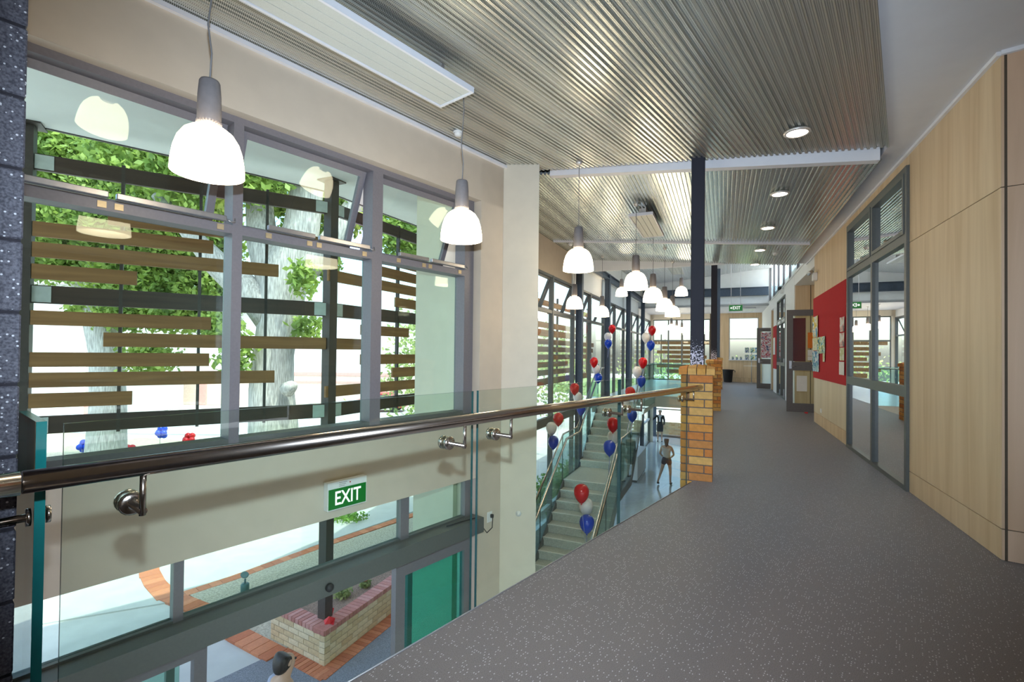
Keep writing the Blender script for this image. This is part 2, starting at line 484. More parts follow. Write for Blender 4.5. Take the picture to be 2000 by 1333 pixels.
def carpet_mat():
    m, nt, N, L, b = new_mat('carpet')
    setp(b, (0.1, 0.09, 0.085), 0.5, 0, 0.4)
    b.inputs['Sheen Weight'].default_value = 0.20
    b.inputs['Sheen Roughness'].default_value = 0.22
    b.inputs['Sheen Tint'].default_value = (0.80, 0.90, 1.0, 1)
    tc = N.new('ShaderNodeTexCoord')
    mp = N.new('ShaderNodeMapping')
    mp.inputs['Rotation'].default_value = (0, 0, radians(-51 + 90))
    L.new(tc.outputs['Object'], mp.inputs['Vector'])
    def dots(sx, sy, thr, wx, wy):
        sc = N.new('ShaderNodeVectorMath'); sc.operation = 'MULTIPLY'
        sc.inputs[1].default_value = (1 / sx, 1 / sy, 0)
        L.new(mp.outputs[0], sc.inputs[0])
        fl = N.new('ShaderNodeVectorMath'); fl.operation = 'FLOOR'
        L.new(sc.outputs[0], fl.inputs[0])
        fr = N.new('ShaderNodeVectorMath'); fr.operation = 'FRACTION'
        L.new(sc.outputs[0], fr.inputs[0])
        wnz = N.new('ShaderNodeTexWhiteNoise'); wnz.noise_dimensions = '3D'
        L.new(fl.outputs[0], wnz.inputs['Vector'])
        gt = N.new('ShaderNodeMath'); gt.operation = 'GREATER_THAN'; gt.inputs[1].default_value = thr
        L.new(wnz.outputs['Value'], gt.inputs[0])
        sep = N.new('ShaderNodeSeparateXYZ'); L.new(fr.outputs[0], sep.inputs[0])
        ax = N.new('ShaderNodeMath'); ax.operation = 'LESS_THAN'; ax.inputs[1].default_value = wx
        ay = N.new('ShaderNodeMath'); ay.operation = 'LESS_THAN'; ay.inputs[1].default_value = wy
        L.new(sep.outputs['X'], ax.inputs[0]); L.new(sep.outputs['Y'], ay.inputs[0])
        m1 = N.new('ShaderNodeMath'); m1.operation = 'MULTIPLY'
        m2 = N.new('ShaderNodeMath'); m2.operation = 'MULTIPLY'
        L.new(ax.outputs[0], m1.inputs[0]); L.new(ay.outputs[0], m1.inputs[1])
        L.new(m1.outputs[0], m2.inputs[0]); L.new(gt.outputs[0], m2.inputs[1])
        return m2.outputs[0]
    d1 = dots(0.0115, 0.0165, 0.80, 0.34, 0.44)
    nz = N.new('ShaderNodeTexNoise'); nz.inputs['Scale'].default_value = 260
    L.new(tc.outputs['Object'], nz.inputs['Vector'])
    cr = N.new('ShaderNodeValToRGB')
    cr.color_ramp.elements[0].position = 0.3; cr.color_ramp.elements[1].position = 0.7
    cr.color_ramp.elements[0].color = (0.105, 0.083, 0.074, 1)
    cr.color_ramp.elements[1].color = (0.20, 0.164, 0.149, 1)
    L.new(nz.outputs['Fac'], cr.inputs['Fac'])
    mx = N.new('ShaderNodeMix'); mx.data_type = 'RGBA'
    mx.inputs['B'].default_value = (0.46, 0.41, 0.395, 1)
    L.new(d1, mx.inputs['Factor'])
    L.new(cr.outputs['Color'], mx.inputs['A'])
    L.new(mx.outputs['Result'], b.inputs['Base Color'])
    bp = N.new('ShaderNodeBump'); bp.inputs['Strength'].default_value = 0.5; bp.inputs['Distance'].default_value = 0.004
    L.new(nz.outputs['Fac'], bp.inputs['Height']); L.new(bp.outputs[0], b.inputs['Normal'])
    return m
m_carpet = carpet_mat()

def block_mat():
    m, nt, N, L, b = new_mat('honed_block')
    setp(b, (0.12, 0.12, 0.15), 0.7)
    tc = N.new('ShaderNodeTexCoord')
    oi = N.new('ShaderNodeObjectInfo')
    ad = N.new('ShaderNodeVectorMath'); ad.operation = 'ADD'
    rs = N.new('ShaderNodeVectorMath'); rs.operation = 'SCALE'; rs.inputs[0].default_value = (3, 5, 7)
    L.new(oi.outputs['Random'], rs.inputs['Scale'])
    L.new(tc.outputs['Object'], ad.inputs[0]); L.new(rs.outputs[0], ad.inputs[1])
    nz = N.new('ShaderNodeTexNoise'); nz.inputs['Scale'].default_value = 160; nz.inputs['Detail'].default_value = 3
    L.new(ad.outputs[0], nz.inputs['Vector'])
    cr = N.new('ShaderNodeValToRGB')
    cr.color_ramp.elements[0].position = 0.35; cr.color_ramp.elements[1].position = 0.65
    cr.color_ramp.elements[0].color = (0.06, 0.058, 0.075, 1); cr.color_ramp.elements[1].color = (0.17, 0.165, 0.195, 1)
    L.new(nz.outputs['Fac'], cr.inputs['Fac'])
    vo = N.new('ShaderNodeTexVoronoi'); vo.inputs['Scale'].default_value = 95
    L.new(ad.outputs[0], vo.inputs['Vector'])
    lt = N.new('ShaderNodeMath'); lt.operation = 'LESS_THAN'; lt.inputs[1].default_value = 0.26
    L.new(vo.outputs['Distance'], lt.inputs[0])
    sx = N.new('ShaderNodeSeparateXYZ'); L.new(vo.outputs['Color'], sx.inputs[0])
    gt = N.new('ShaderNodeMath'); gt.operation = 'GREATER_THAN'; gt.inputs[1].default_value = 0.72
    L.new(sx.outputs[0], gt.inputs[0])
    mu = N.new('ShaderNodeMath'); mu.operation = 'MULTIPLY'
    L.new(lt.outputs[0], mu.inputs[0]); L.new(gt.outputs[0], mu.inputs[1])
    mx = N.new('ShaderNodeMix'); mx.data_type = 'RGBA'
    mx.inputs['B'].default_value = (0.75, 0.75, 0.78, 1)
    L.new(mu.outputs[0], mx.inputs['Factor']); L.new(cr.outputs['Color'], mx.inputs['A'])
    L.new(mx.outputs['Result'], b.inputs['Base Color'])
    bp = N.new('ShaderNodeBump'); bp.inputs['Strength'].default_value = 0.4; bp.inputs['Distance'].default_value = 0.004
    L.new(nz.outputs['Fac'], bp.inputs['Height']); L.new(bp.outputs[0], b.inputs['Normal'])
    return m
m_block = block_mat()

def metal_ceiling_mat(name, col, rough):
    """perforated corrugated sheet: fine rows of dark holes in pale metal"""
    m, nt, N, L, b = new_mat(name)
    setp(b, col, rough, 0.85)
    tc = N.new('ShaderNodeTexCoord')
    sc = N.new('ShaderNodeVectorMath'); sc.operation = 'MULTIPLY'
    sc.inputs[1].default_value = (1 / 0.012, 1 / 0.012, 0)
    L.new(tc.outputs['Object'], sc.inputs[0])
    fr = N.new('ShaderNodeVectorMath'); fr.operation = 'FRACTION'
    L.new(sc.outputs[0], fr.inputs[0])
    ds = N.new('ShaderNodeVectorMath'); ds.operation = 'DISTANCE'
    ds.inputs[1].default_value = (0.5, 0.5, 0)
    L.new(fr.outputs[0], ds.inputs[0])
    lt = N.new('ShaderNodeMath'); lt.operation = 'LESS_THAN'; lt.inputs[1].default_value = 0.27
    L.new(ds.outputs['Value'], lt.inputs[0])
    mx = N.new('ShaderNodeMix'); mx.data_type = 'RGBA'
    mx.inputs['A'].default_value = (*col, 1)
    mx.inputs['B'].default_value = (col[0] * 0.25, col[1] * 0.25, col[2] * 0.22, 1)
    L.new(lt.outputs[0], mx.inputs['Factor'])
    L.new(mx.outputs['Result'], b.inputs['Base Color'])
    nz = N.new('ShaderNodeTexNoise'); nz.inputs['Scale'].default_value = 1.5
    L.new(tc.outputs['Object'], nz.inputs['Vector'])
    mr = N.new('ShaderNodeMapRange')
    mr.inputs['To Min'].default_value = rough * 0.8; mr.inputs['To Max'].default_value = rough * 1.25
    L.new(nz.outputs['Fac'], mr.inputs['Value']); L.new(mr.outputs[0], b.inputs['Roughness'])
    return m
m_mceil = metal_ceiling_mat('perforated_metal', (0.86, 0.855, 0.79), 0.30)
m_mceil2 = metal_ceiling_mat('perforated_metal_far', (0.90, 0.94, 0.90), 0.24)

def art_mat(name, cols, scale, thr=0.5):
    """a child's painting: patches of flat colour on paper"""
    m, nt, N, L, b = new_mat(name)
    setp(b, cols[0], 0.8)
    tc = N.new('ShaderNodeTexCoord')
    nz = N.new('ShaderNodeTexNoise'); nz.inputs['Scale'].default_value = scale; nz.inputs['Detail'].default_value = 3
    L.new(tc.outputs['Object'], nz.inputs['Vector'])
    cr = N.new('ShaderNodeValToRGB')
    cr.color_ramp.interpolation = 'CONSTANT'
    el = cr.color_ramp.elements
    n = len(cols)
    el[0].position = 0; el[0].color = (*cols[0], 1)
    el[1].position = 0.4; el[1].color = (*cols[1], 1)
    for i in range(2, n):
        e = el.new(0.4 + 0.25 * (i - 1) / (n - 1)); e.color = (*cols[i], 1)
    L.new(nz.outputs['Fac'], cr.inputs['Fac'])
    L.new(cr.outputs['Color'], b.inputs['Base Color'])
    return m
m_art = [art_mat('painting_yellow', [(0.8, 0.8, 0.75), (0.75, 0.55, 0.05), (0.8, 0.78, 0.7), (0.1, 0.3, 0.5)], 5),
         art_mat('painting_teal', [(0.7, 0.78, 0.72), (0.08, 0.38, 0.42), (0.75, 0.8, 0.7), (0.6, 0.6, 0.1), (0.05, 0.2, 0.3)], 7),
         art_mat('painting_blue', [(0.35, 0.55, 0.62), (0.7, 0.75, 0.75), (0.06, 0.22, 0.42), (0.3, 0.5, 0.5)], 6),
         art_mat('portrait_sketch', [(0.8, 0.78, 0.74), (0.78, 0.75, 0.7), (0.72, 0.45, 0.4), (0.2, 0.18, 0.2)], 6),
         art_mat('leaf_print', [(0.72, 0.72, 0.55), (0.6, 0.62, 0.35), (0.75, 0.74, 0.62)], 8),
         art_mat('flyer_print', [(0.15, 0.25, 0.4), (0.6, 0.6, 0.6), (0.15, 0.3, 0.18), (0.7, 0.7, 0.7), (0.05, 0.1, 0.25)], 9)]
# ================================================================== STRUCTURE
def xy(v): return (v.x, v.y)
def struct(o):
    o['kind'] = 'structure'
    return o

# ---- upper floor slab with carpet, lower floor, ground outside
pts = [xy(F1.w(-4, 1.73)), xy(F1.w(5.12, 1.73)), xy(F2.w(15.9, 0.30)), xy(F2.w(15.9, 2.0)), xy(F2.w(13.6, 2.0)),
       xy(F2.w(13.6, 3.42)), xy(F2.w(26.1, 3.42)), xy(F2.w(26.1, -6.0)), xy(F2.w(2.0, -6.0)), xy(F1.w(-4, -5.0))]
n = len(pts)
V = [(p[0], p[1], -0.34) for p in pts] + [(p[0], p[1], 0.0) for p in pts]
FC_ = [tuple(range(n)), tuple(range(n, 2 * n))[::-1]] + [(i, n + i, n + (i + 1) % n, (i + 1) % n) for i in range(n)]
floor = struct(mesh('floor', V, FC_, None, mats=[m_carpet, m_slabw], fmat=[1, 0] + [1] * n))
pts = [xy(F1.w(-3, 4.0)), xy(F1.w(4.3, 4.0)), xy(F2.w(9.0, 3.6)), xy(F2.w(28.2, 3.6)), xy(F2.w(28.2, -6)), xy(F1.w(-3, -6))]
struct(prism('floor_lower', pts, ZL - 0.2, ZL, m_lfloor))
struct(prism('floor_landing', [xy(F2.w(15.92, 0.38)), xy(F2.w(15.92, 2.02)), xy(F2.w(13.62, 2.02)), xy(F2.w(13.62, 3.41)), xy(F2.w(26.08, 3.41)), xy(F2.w(26.08, 0.38))], 0.0, 0.006, m_lvinyl))
# thin metal edge strip along the carpet
trim = struct(tube('trim_1', [F1.w(-0.6, 1.733, 0.002), F1.w(5.1, 1.733, 0.002)], 0.004, m_zinc, seg=6))

# ---- left window wall (wall 1)
wall_left = struct(boxes('wall_left', F1, [
    (-1.0, 4.496, 3.8, 4.15, 3.075, 3.80), (-1.0, 4.105, 3.8, 4.10, -0.105, 0.625),
    (4.105, 4.496, 3.8, 4.15, ZL, 3.80), (-1.0, -0.02, 3.8, 4.15, -0.105, 3.80), (-1.0, -0.30, 3.8, 4.15, ZL, -0.105)], m_tan))
P3 = F2.w(9.2, 3.8); P4 = F1.w(4.496, 4.15)
wall_pier = struct(prism('wall_corner', [(-0.12, 5.888), (0.305, 5.80), (0.43, 9.83), xy(P3), xy(P4)], ZL, 3.9, m_cream))
struct(boxes('wall_wing', F1, [(4.05, 4.44, 4.15, 4.87, ZL, 3.94)], m_cream))
# cornice where the wall meets the metal ceiling
struct(boxes('trim_2', F1, [(-1.0, 4.52, 3.765, 3.8, 3.565, 3.60)], m_trim))

# ---- masonry pier on the left, block by block
blockw = struct(boxes('wall_block', F1, [(-1.2, 0.186, 1.905, 2.085, ZL, 3.6)], m_bjoint))
zb = -1.35
k = 0
while zb < 3.5:
    off = 0.0 if k % 2 == 0 else -0.2
    s1 = 0.19
    first = 0.39 if k % 2 == 0 else 0.19
    while s1 > -0.9:
        s0 = s1 - first
        box('block', F1, (s0, s1), (1.9, 2.09), (zb, zb + 0.190), m_block, blockw, 0.004)
        s1 = s0 - 0.008
        first = 0.39
    zb += 0.1985
    k += 1

# ---- metal ceilings
def corrugated(name, fr, D0, D1, sfun0, sfun1, zf, mat, pitch=0.05, h=0.018):
    prof = []
    D = D0
    while D < D1 - 1e-6:
        for t, dz in ((0.0, 0.0), (0.42, 0.0), (0.52, h), (0.90, h)):
            d = D + t * pitch
            if d <= D1: prof.append((d, dz))
        D += pitch
    V, Fc = [], []
    for d, dz in prof:
        V.append((sfun0(d), d, zf(d) + dz)); V.append((sfun1(d), d, zf(d) + dz))
    for i in range(len(prof) - 1):
        a = 2 * i
        Fc.append((a, a + 1, a + 3, a + 2))
    o = mesh(name, V, Fc, mat, None, fr.mat())
    return struct(o)
c1 = corrugated('ceiling_near', F1, 0.125, 3.80, lambda d: -2.5, lambda d: 5.883 - 0.2957 * (d - 0.125), zc1, m_mceil)
c2 = corrugated('ceiling_corridor', F2, -1.46, 3.45, lambda d: 5.96, lambda d: 12.39, zc2, m_mceil2)
c3 = corrugated('ceiling_raised', F2, -1.70, 3.45, lambda d: 12.45, lambda d: 22.2, zc3, m_cwhite)
# beams that carry the sheets
def sbeam(name, s0, s1, Da, Db, z0, z1, mat, dz=0.0):
    """bar under the sloping ceiling of the corridor"""
    V = []
    for s in (s0, s1):
        for D in (Da, Db):
            V += [F2.w(s, D, zc2(D) + z0), F2.w(s, D, zc2(D) + z1)]
    Fc = [(0, 1, 3, 2), (4, 6, 7, 5), (0, 4, 5, 1), (2, 3, 7, 6), (0, 2, 6, 4), (1, 5, 7, 3)]
    return struct(mesh(name, V, Fc, mat))
sbeam('trim_3', 5.87, 5.97, -1.42, 2.05, -0.045, 0.20, m_trim)
sbeam('trim_4', 10.0, 10.05, -1.40, 3.40, -0.03, 0.02, m_trim)
# plaster ceiling beside the sheets
pts = [xy(F1.w(-3.0, 0.135)), xy(F1.w(5.93, 0.135)), xy(F2.w(12.39, -1.45)), xy(F2.w(12.39, -1.9)), xy(F2.w(4.0, -1.9)),
       xy(F2.w(4.0, -7.0)), xy(F1.w(-3.0, -6.5))]
struct(prism('ceiling_plaster', pts, 3.362, 3.45, m_ceil))
# unseen roof slab, added to keep sky light out of the interior
pts = [xy(F1.w(-4.0, 4.1)), xy(F1.w(4.6, 4.1)), xy(F2.w(9.2, 3.7)), xy(F2.w(12.45, 3.7)), xy(F2.w(12.45, -6.2)), xy(F1.w(-4.0, -7.0))]
struct(prism('roof', pts, 3.82, 4.02, m_white))
struct(boxes('roof_raised_shade', F2, [(12.4, 28.4, -2.5, 3.8, 5.05, 5.2)], m_white))  # overhang lengthened to keep direct sun out of the clerestory
struct(boxes('roof_classroom', F2, [(4.0, 28.4, -6.3, -1.80, 3.6, 3.75)], m_white))
struct(boxes('wall_sky_blocker', F1, [(-3.7, -3.6, -6.8, 1.7, 0, 3.9), (-3.7, -3.6, 1.7, 4.1, ZL, 3.9), (-3.7, 4.7, -6.0, -5.9, 0, 3.9)], m_umber))  # unseen dark walls added to shut out sky light and its window reflection
struct(boxes('wall_step', F2, [(12.39, 12.46, -1.7, 3.5, 3.45, 5.1), (12.39, 22.2, 3.42, 3.6, 3.62, 5.1)], m_white))
# soffit outside over the left windows
pts = [xy(F1.w(-3.5, 4.1)), xy(F1.w(4.5, 4.1)), xy(F2.w(9.3, 3.75)), xy(F2.w(12.0, 3.75)), xy(F2.w(12.0, 6.6)), (-2.01, 10.15), (-2.48, 9.27), (-3.10, 7.99),
       (-3.98, 7.17), (-5.66, 5.75), (-9.5, 2.6)]
soff = struct(prism('roof_soffit', pts, 3.95, 4.12, m_white))
edge = [(-2.01, 10.15), (-2.48, 9.27), (-3.10, 7.99), (-3.98, 7.17), (-5.66, 5.75), (-9.5, 2.6)]
tube('fascia', [Vector((p[0], p[1], 3.97)) for p in edge], 0.035, m_dsteel, soff, seg=6, smooth=False)

# ---- right wall with plywood panels
wall_right = struct(boxes('wall_right', F2, [
    (4.22, 5.955, -1.85, -1.695, 0, 3.5), (5.955, 8.52, -1.85, -1.695, 3.235, 3.5), (8.52, 11.44, -1.85, -1.695, 0, 3.5)], m_gap))
DP = (-1.695, -1.68)
def panel(s, z, m): box('panel', F2, (s[0] + .003, s[1] - .003), DP, (z[0] + .003, z[1] - .003), m, wall_right)
for s in ((4.225, 5.955),):
    panel(s, (0, 0.205), m_ply); panel(s, (0.205, 2.458), m_ply); panel(s, (2.458, 3.345), m_ply)
panel((5.955, 8.52), (3.235, 3.345), m_ply)
panel((8.52, 11.44), (0, 0.205), m_ply); panel((8.52, 11.44), (0.205, 1.1), m_plyw)
panel((8.52, 11.44), (1.1, 2.42), m_plyw); panel((8.52, 11.44), (2.42, 3.345), m_ply)
struct(boxes('trim_5', F2, [(4.22, 12.4, -1.68, -1.655, 3.335, 3.365)], m_trim))
# splayed facet to the right of the corner
pc = F2.w(4.228, -1.68)
FCR = Frame(129.0, (pc.x, pc.y))
wall_facet = struct(boxes('wall_facet', FCR, [(0.0, 5.0, 0.016, 0.16, 0, 3.5)], m_gap))
for z in ((0, 0.205), (0.205, 2.458), (2.458, 3.345)):
    box('panel', FCR, (0.004, 1.20), (0.0, 0.016), (z[0] + .003, z[1] - .003), m_ply2, wall_facet)
    box('panel', FCR, (1.206, 2.40), (0.0, 0.016), (z[0] + .003, z[1] - .003), m_ply2, wall_facet)
    box('panel', FCR, (2.406, 5.0), (0.0, 0.016), (z[0] + .003, z[1] - .003), m_ply2, wall_facet)
struct(boxes('trim_6', FCR, [(0.0, 5.0, -0.025, 0.0, 3.335, 3.365)], m_trim))
# alcove with the first classroom door
struct(boxes('wall_alcove', F2, [(11.44, 12.05, -2.40, -2.25, 0, 3.5), (13.02, 14.53, -2.40, -2.25, 0, 3.5), (12.05, 13.02, -2.40, -2.25, 2.45, 3.5),
                                 (11.40, 11.44, -2.40, -1.695, 0, 3.5)], m_ply))
struct(boxes('wall_alcove_head', F2, [(11.44, 14.62, -2.40, -1.69, 3.15, 3.5)], m_white))
jamb = struct(boxes('wall_alcove_side', F2, [(14.545, 14.62, -2.40, -1.69, 0, 3.15)], m_gap))
for D in ((-2.40, -2.06), (-2.05, -1.70)):
    box('panel', F2, (14.53, 14.545), (D[0] + .004, D[1] - .004), (0.0, 3.145), m_ply, jamb)
# plastered wall further along
struct(boxes('wall_right_far', F2, [(14.54, 16.5, -1.85, -1.685, 0, 3.42), (16.5, 18.9, -1.85, -1.685, 3.15, 3.42), (16.5, 18.9, -1.85, -1.685, 2.36, 2.45),
                                    (18.9, 20.25, -1.85, -1.685, 0, 3.42), (20.25, 21.25, -1.85, -1.685, 3.05, 3.42), (21.25, 22.3, -1.85, -1.685, 0, 3.42),
                                    (22.3, 26.1, -1.85, -1.685, 0, 3.42)], m_white))
struct(boxes('wall_alcove_far', F2, [(20.25, 20.35, -2.4, -1.85, 0, 3.3), (21.2, 21.25, -2.4, -1.70, 0, 3.05), (20.25, 21.25, -2.45, -2.35, 0, 3.3)], m_ply))
# classrooms behind the right wall
struct(boxes('wall_classroom', F2, [(4.3, 26.1, -6.1, -6.0, 0, 3.6), (4.3, 4.4, -6.0, -1.9, 0, 3.6), (11.3, 11.4, -6.0, -2.4, 0, 3.6), (14.62, 14.7, -6.0, -1.9, 0, 3.6)], m_white))
struct(boxes('ceiling_classroom', F2, [(4.3, 26.1, -6.1, -1.86, 3.5, 3.6)], m_white))

# ---- far end
endw = struct(boxes('wall_back', F2, [(26.1, 26.3, 0.20, 0.62, -0.3, 3.4), (26.1, 26.3, -1.69, -1.54, 0, 3.4), (26.1, 26.3, -0.25, 0.20, 0, 3.4),
                               (26.1, 26.3, -1.54, -0.25, 0, 1.08), (26.1, 26.3, -1.54, -0.25, 3.12, 3.4)], m_gap))
for D, z in (((-0.245, 0.215), (0.21, 3.36)), ((-1.685, -1.545), (0.21, 3.36)), ((-1.54, -0.90), (0.21, 1.075)), ((-0.895, -0.25), (0.21, 1.075)), ((-1.54, -0.25), (3.125, 3.36)), ((-1.685, 0.215), (0.0, 0.205))):
    box('panel', F2, (26.085, 26.1), D, z, m_ply, endw)
struct(boxes('wall_back_left', F2, [(26.1, 26.3, 0.62, 3.6, 3.10, 3.4), (26.1, 26.3, 0.62, 3.6, -0.35, 0.0), (26.1, 26.3, 3.35, 3.6, ZL, 3.4)], m_cream))
struct(boxes('ceiling_end', F2, [(22.2, 26.2, -1.7, 3.5, 3.36, 3.44)], m_ceil))
struct(boxes('wall_bulkhead', F2, [(22.2, 22.3, -1.72, 3.5, 3.36, 5.1)], m_white))
bb = boxes('steel_beam', F2, [(22.04, 22.2, -1.66, 3.30, 4.075, 4.10), (22.04, 22.2, -1.66, 3.30, 3.76, 3.785), (22.11, 22.13, -1.66, 3.30, 3.785, 4.075)], m_bsteel)
tag(bb, 'dark blue steel beam spanning the corridor in front of the white bulkhead', 'beam')
# clerestory over the right wall
cl = struct(empty('window_20', F2.w(17, -1.72, 3.42)))
for i in range(7):
    s = 12.6 + 1.6 * i
    box('mullion', F2, (s - .03, s + .03), (-1.76, -1.70), (3.42, 4.92), m_frame, cl)
    if i < 6: box('pane', F2, (s + .03, s + 1.57), (-1.735, -1.725), (3.45, 4.88), m_fglass, cl)
box('head', F2, (12.45, 22.2), (-1.78, -1.69), (4.86, 5.06), m_white, cl)
box('sill', F2, (12.45, 22.2), (-1.78, -1.66), (3.42, 3.45), m_white, cl)
# lower storey far end
lw = struct(empty('wall_lower_back', F2.w(28.0, 2.0, ZL)))
box('plinth', F2, (28.0, 28.2), (-1.0, 3.6), (ZL, ZL + 0.10), m_frame2, lw)
box('mullion', F2, (27.95, 28.1), (3.40, 3.58), (ZL, -0.34), m_bsteel, lw)
box('rail', F2, (28.0, 28.1), (-1.0, 3.6), (ZL + 1.50, ZL + 1.55), m_frame2, lw)
box('pane', F2, (28.04, 28.05), (-1.0, 3.4), (ZL + 0.1, -0.34), m_fglass, lw)
struct(boxes('wall_lower_right', F2, [(4.0, 28.2, -1.2, -1.0, ZL, -0.34)], m_umber))

# ================================================================== WINDOWS
WN = [0]
def window(loc):
    WN[0] += 1
    return struct(empty('window_%d' % WN[0], loc))
# --- upper left windows
JB = [(-0.02, 0.06), (1.489, 1.560), (2.706, 2.821), (3.942, 4.085)]
D0, D1 = 3.895, 4.05
for i in range(3):
    a, b = JB[i][1], JB[i + 1][0]
    w = window(F1.w((a + b) / 2, 3.93, 0.62))
    fm = m_frame
    if i == 0: box('jamb', F1, JB[0], (D0, D1), (0.62, 3.08), fm, w)
    box('jamb', F1, JB[i + 1], (D0, D1), (0.62, 3.08), fm, w)
    box('bottom_rail', F1, (a, b), (D0, D1), (0.62, 0.663), m_frame2, w)
    box('transom', F1, (a, b), (D0, D1), (2.19, 2.255), fm, w)
    box('head', F1, (a, b), (D0, D1), (3.025, 3.08), fm, w)
    box('pane', F1, (a, b), (4.03, 4.038), (0.663, 2.19), m_wglass, w)
    # awning sash hung from the head, pushed open at the foot
    h = 0.78
    ang = radians(21)
    sa, sb = a + 0.012, b - 0.012
    Ms = F1.mat(0, 4.0, 3.03) @ Matrix.Rotation(-ang, 4, 'X').inverted()
    sash = empty('sash', (0, 0, 0), M=Ms); sash.parent = w; sash.matrix_basis = WM[w.name].inverted() @ Ms
    t = 0.055
    for nm, bx, mm in (('sash_rail', (sa, sb, -.02, .025, -t, 0), fm), ('sash_rail', (sa, sb, -.02, .025, -h, -h + t), fm),
                       ('sash_stile', (sa, sa + t, -.02, .025, -h + t, -t), fm), ('sash_stile', (sb - t, sb, -.02, .025, -h + t, -t), fm),
                       ('sash_pane', (sa + t, sb - t, 0, .006, -h + t, -t), m_wglass)):
        mesh(nm, cube_v(*bx), CUBE_F, mm, sash, Ms)
    # chain winders along the transom
    mid = (a + b) / 2
    for s0, s1 in ((a + 0.05 + 0.12 * (i > 0), mid - 0.02), (mid + 0.02, b - 0.06)):
        wd = box('winder', F1, (s0, s1), (3.835, 3.875), (2.262, 2.300), m_zinc, w, 0.004)
        for sx in (s0 - 0.0, s1 - 0.045):
            box('hinge_plate', F1, (sx, sx + 0.045), (3.888, 3.895), (2.205, 2.245), m_bronze, wd)
    q = b
    tube('winder_cable', [F1.w(b - 0.06, 3.85, 2.28), F1.w(b - 0.03, 3.84, 2.262), F1.w(b + 0.0, 3.85, 2.27), F1.w(b + 0.01, 3.88, 2.30)], 0.005, m_zinc, w, 6)
# sill board
struct(boxes('trim_7', F1, [(-0.1, 4.10, 3.785, 3.90, 0.595, 0.628)], m_frame2))
# --- lower left windows above the entrance beam
LB = [(-0.30, -0.20), (1.147, 1.207), (3.058, 3.160), (3.955, 4.075)]
for i in range(3):
    a, b = LB[i][1], LB[i + 1][0]
    w = window(F1.w((a + b) / 2, 3.9, -0.53))
    if i == 0: box('jamb', F1, LB[0], (3.86, 3.93), (-0.54, -0.105), m_frame, w)
    box('jamb', F1, LB[i + 1], (3.86, 3.93), (-0.54, -0.105), m_frame, w)
    box('bottom_rail', F1, (a, b), (3.86, 3.93), (-0.54, -0.52), m_frame2, w)
    box('pane', F1, (a, b), (3.895, 3.905), (-0.52, -0.105), m_wglass, w)
struct(boxes('trim_8', F1, [(-0.3, 4.10, 3.70, 3.95, -0.70, -0.537)], m_frame2))
sen = lathe('door_sensor', [(0, -.02), (.030, -.02), (.034, -.008), (.034, .012), (0.028, .02), (0, .02)], m_dark, None,
            face_mat(F1.w(2.20, 3.685, -0.625), F1.e, -F1.n), 16)
tag(sen, 'small round black sensor on the grey beam over the entrance doors', 'sensor')
# --- entrance doors: fixed panels either side, sliding leaf parked on the left
d1 = struct(empty('door_1', F1.w(2.2, 3.9, ZL)))
zt = -0.70
for s in ((1.28, 1.36), (3.01, 3.123), (3.955, 4.075), (-0.30, -0.20)):
    box('stile', F1, s, (3.86, 3.93), (ZL, zt), m_frame, d1)
box('door_head', F1, (-0.2, 1.28), (3.86, 3.93), (-0.84, zt), m_frame, d1)
box('door_head', F1, (3.123, 3.955), (3.86, 3.93), (-0.90, zt), m_frame, d1)
box('pane', F1, (3.123, 3.955), (3.89, 3.90), (ZL + .08, -0.90), m_tglass, d1)
box('pane', F1, (-0.2, 1.20), (3.89, 3.90), (ZL + .08, -0.84), m_sglass, d1)
box('leaf_stile', F1, (1.14, 1.19), (3.95, 3.99), (ZL, -0.80), m_frame, d1)
box('leaf_stile', F1, (3.23, 3.29), (3.95, 3.99), (ZL, -0.80), m_frame2, d1)
box('leaf_pane', F1, (3.29, 3.95), (3.965, 3.972), (ZL + .08, -0.80), m_sglass, d1)

# --- curtain wall along the stair (wall 2)
ms = [9.2, 10.30, 11.96, 13.67, 15.40, 17.10, 18.80, 20.50, 22.20, 23.90, 26.1]
struct(boxes('wall_left_far', F2, [(9.2, 11.75, 3.5, 3.7, 3.05, 3.95)], m_tan))
struct(boxes('wall_left_far_upper', F2, [(11.75, 26.1, 3.5, 3.6, 3.05, 3.62)], m_white))
for i in range(10):
    a, b = ms[i] + 0.04, ms[i + 1] - 0.04
    w = window(F2.w((a + b) / 2, 3.52, ZL))
    box('mullion', F2, (b, b + 0.08), (3.48, 3.58), (ZL, 3.05), m_frame2, w)
    for z0, z1 in ((3.0, 3.05), (2.20, 2.27), (-0.26, -0.08), (-2.10, -2.02), (ZL, ZL + 0.06)):
        box('rail', F2, (a, b), (3.49, 3.57), (z0, z1), m_trim if z0 < -2 and z0 > -3 else m_frame2, w)
    for z0, z1 in ((-0.08, 2.20), (-2.02, -0.26), (ZL + .06, -2.10)):
        box('pane', F2, (a, b), (3.525, 3.535), (z0, z1), m_fglass, w)
    Ms = F2.mat(0, 3.56, 3.0) @ Matrix.Rotation(radians(22), 4, 'X')
    for nm, bx, mm in (('sash_rail', (a, b, -.02, .02, -.05, 0), m_frame2), ('sash_rail', (a, b, -.02, .02, -.74, -.69), m_frame2),
                       ('sash_stile', (a, a + .05, -.02, .02, -.69, -.05), m_frame2), ('sash_stile', (b - .05, b, -.02, .02, -.69, -.05), m_frame2),
                       ('sash_pane', (a + .05, b - .05, 0, .006, -.69, -.05), m_fglass)):
        mesh(nm, cube_v(*bx), CUBE_F, mm, w, Ms)
cwords = ['nearest', 'second', 'third', 'farthest']
